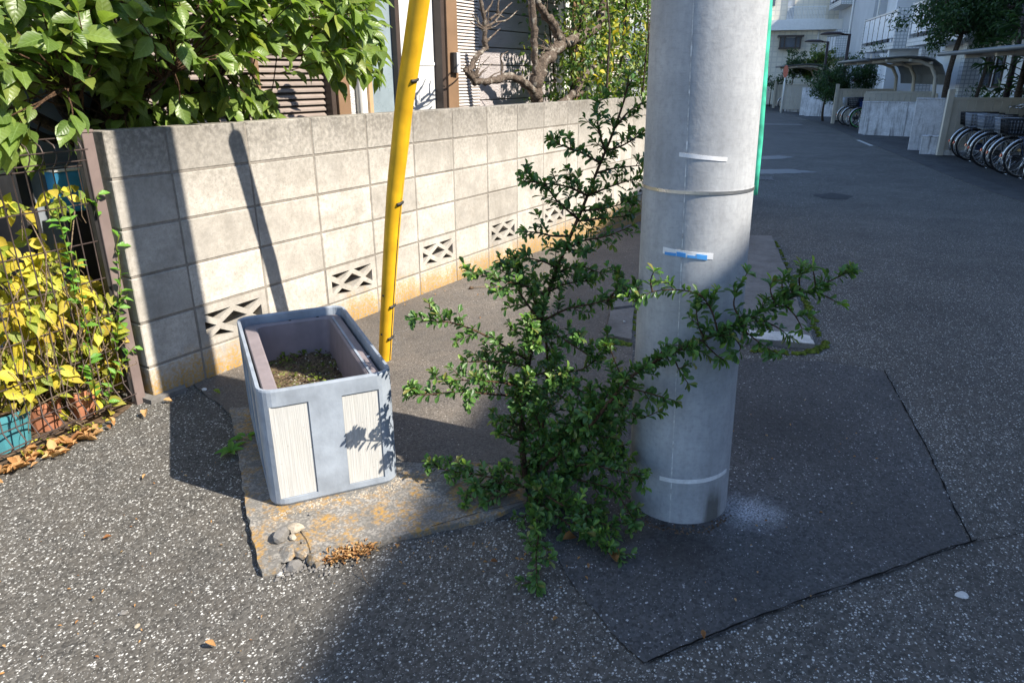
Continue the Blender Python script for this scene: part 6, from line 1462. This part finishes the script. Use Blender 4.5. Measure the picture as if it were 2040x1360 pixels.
litter('leaf_litter', [(620, 640), (850, 620), (1050, 560), (1200, 500)], 46, .013, 0, 'tiny leaf scraps scattered over the sunlit sidewalk', 7, .25, lo=.006, hi=.010)
litter('leaf_litter', [(300, 1000), (150, 1150), (400, 1250), (600, 1300)], 60, .010, 0, 'tiny leaf scraps scattered over the coarse asphalt', 8, .18, lo=.003, hi=.008)
litter('leaf_litter', [(1400, 800), (1700, 900), (1500, 1200), (1200, 1200)], 40, .010, 0, 'tiny pale scraps scattered over the pole patch', 9, .15, lo=.010, hi=.014)
def grit(name, px, n, size, spread, mat, label, seed, z):
    r = random.Random(seed); pts = [onG(*q) for q in px]; mb = MB()
    for _ in range(n):
        i = r.randrange(len(pts) - 1); p = pts[i] + (pts[i + 1] - pts[i]) * r.random(); x, y = p[0] + r.gauss(0, spread), p[1] + r.gauss(0, spread); s = size * r.uniform(.4, 1.4); zz = gxy(x, y) + z
        k = r.uniform(.6, 1.2); mb.add([(x + s * k, y, zz), (x - s, y, zz), (x, y + s, zz), (x, y - s * k, zz), (x + r.uniform(-.3, .3) * s, y, zz + s * .8)], [(0, 2, 4), (2, 1, 4), (1, 3, 4), (3, 0, 4)])
    return tag(mb.build(name, MAT[mat]), label, 'gravel', kind='stuff')
grit('gravel', [(1255, 1012), (1290, 1045), (1350, 1062), (1410, 1058), (1446, 1030)], 170, .0042, .010, 'earth', 'dark grit gathered round the foot of the concrete pole', 9, .006)
grit('gravel', [(545, 1040), (640, 1010), (780, 985), (800, 930)], 220, .0040, .012, 'stone', 'sandy grit gathered along the planter base', 1, PZ0)
grit('gravel', [(540, 1140), (600, 1125), (650, 1135)], 160, .006, .02, 'kerb', 'grey rubble grit at the broken pad corner', 2, .004)
grit('gravel', [(330, 800), (480, 770), (760, 700), (900, 590), (1100, 520)], 260, .0045, .03, 'kerb', 'fine gravel gathered along the foot of the block wall', 3, .004)
stk = thing('dry_stalk', onG(960, 576), 'thin dry stalk with a seed head lying on the sidewalk', 'stalk'); a, b = onG(938, 577), onG(985, 574); up_ = np.array((0, 0, .012))
MB().tube([a + up_, (a + b) / 2 + up_ * 1.3, b + up_], .003, 5).build('stem', MAT['twig_pale'], stk); MB().tube([a + up_ * .8 - (b - a) * .08, a + up_, a + up_ + (b - a) * .12], [.004, .014, .006], 7).build('seed_head', MAT['earth'], stk)
gs_ = thing('dry_grass_stalk', onG(722, 1150), 'single dry grass stalk standing beside the leaf crumbs', 'stalk'); a = onG(738, 1168)
MB().tube([a, onZ(725, 1150, .01), onZ(718, 1130, .03)], .0012, 4).build('stem', MAT['twig_pale'], gs_)
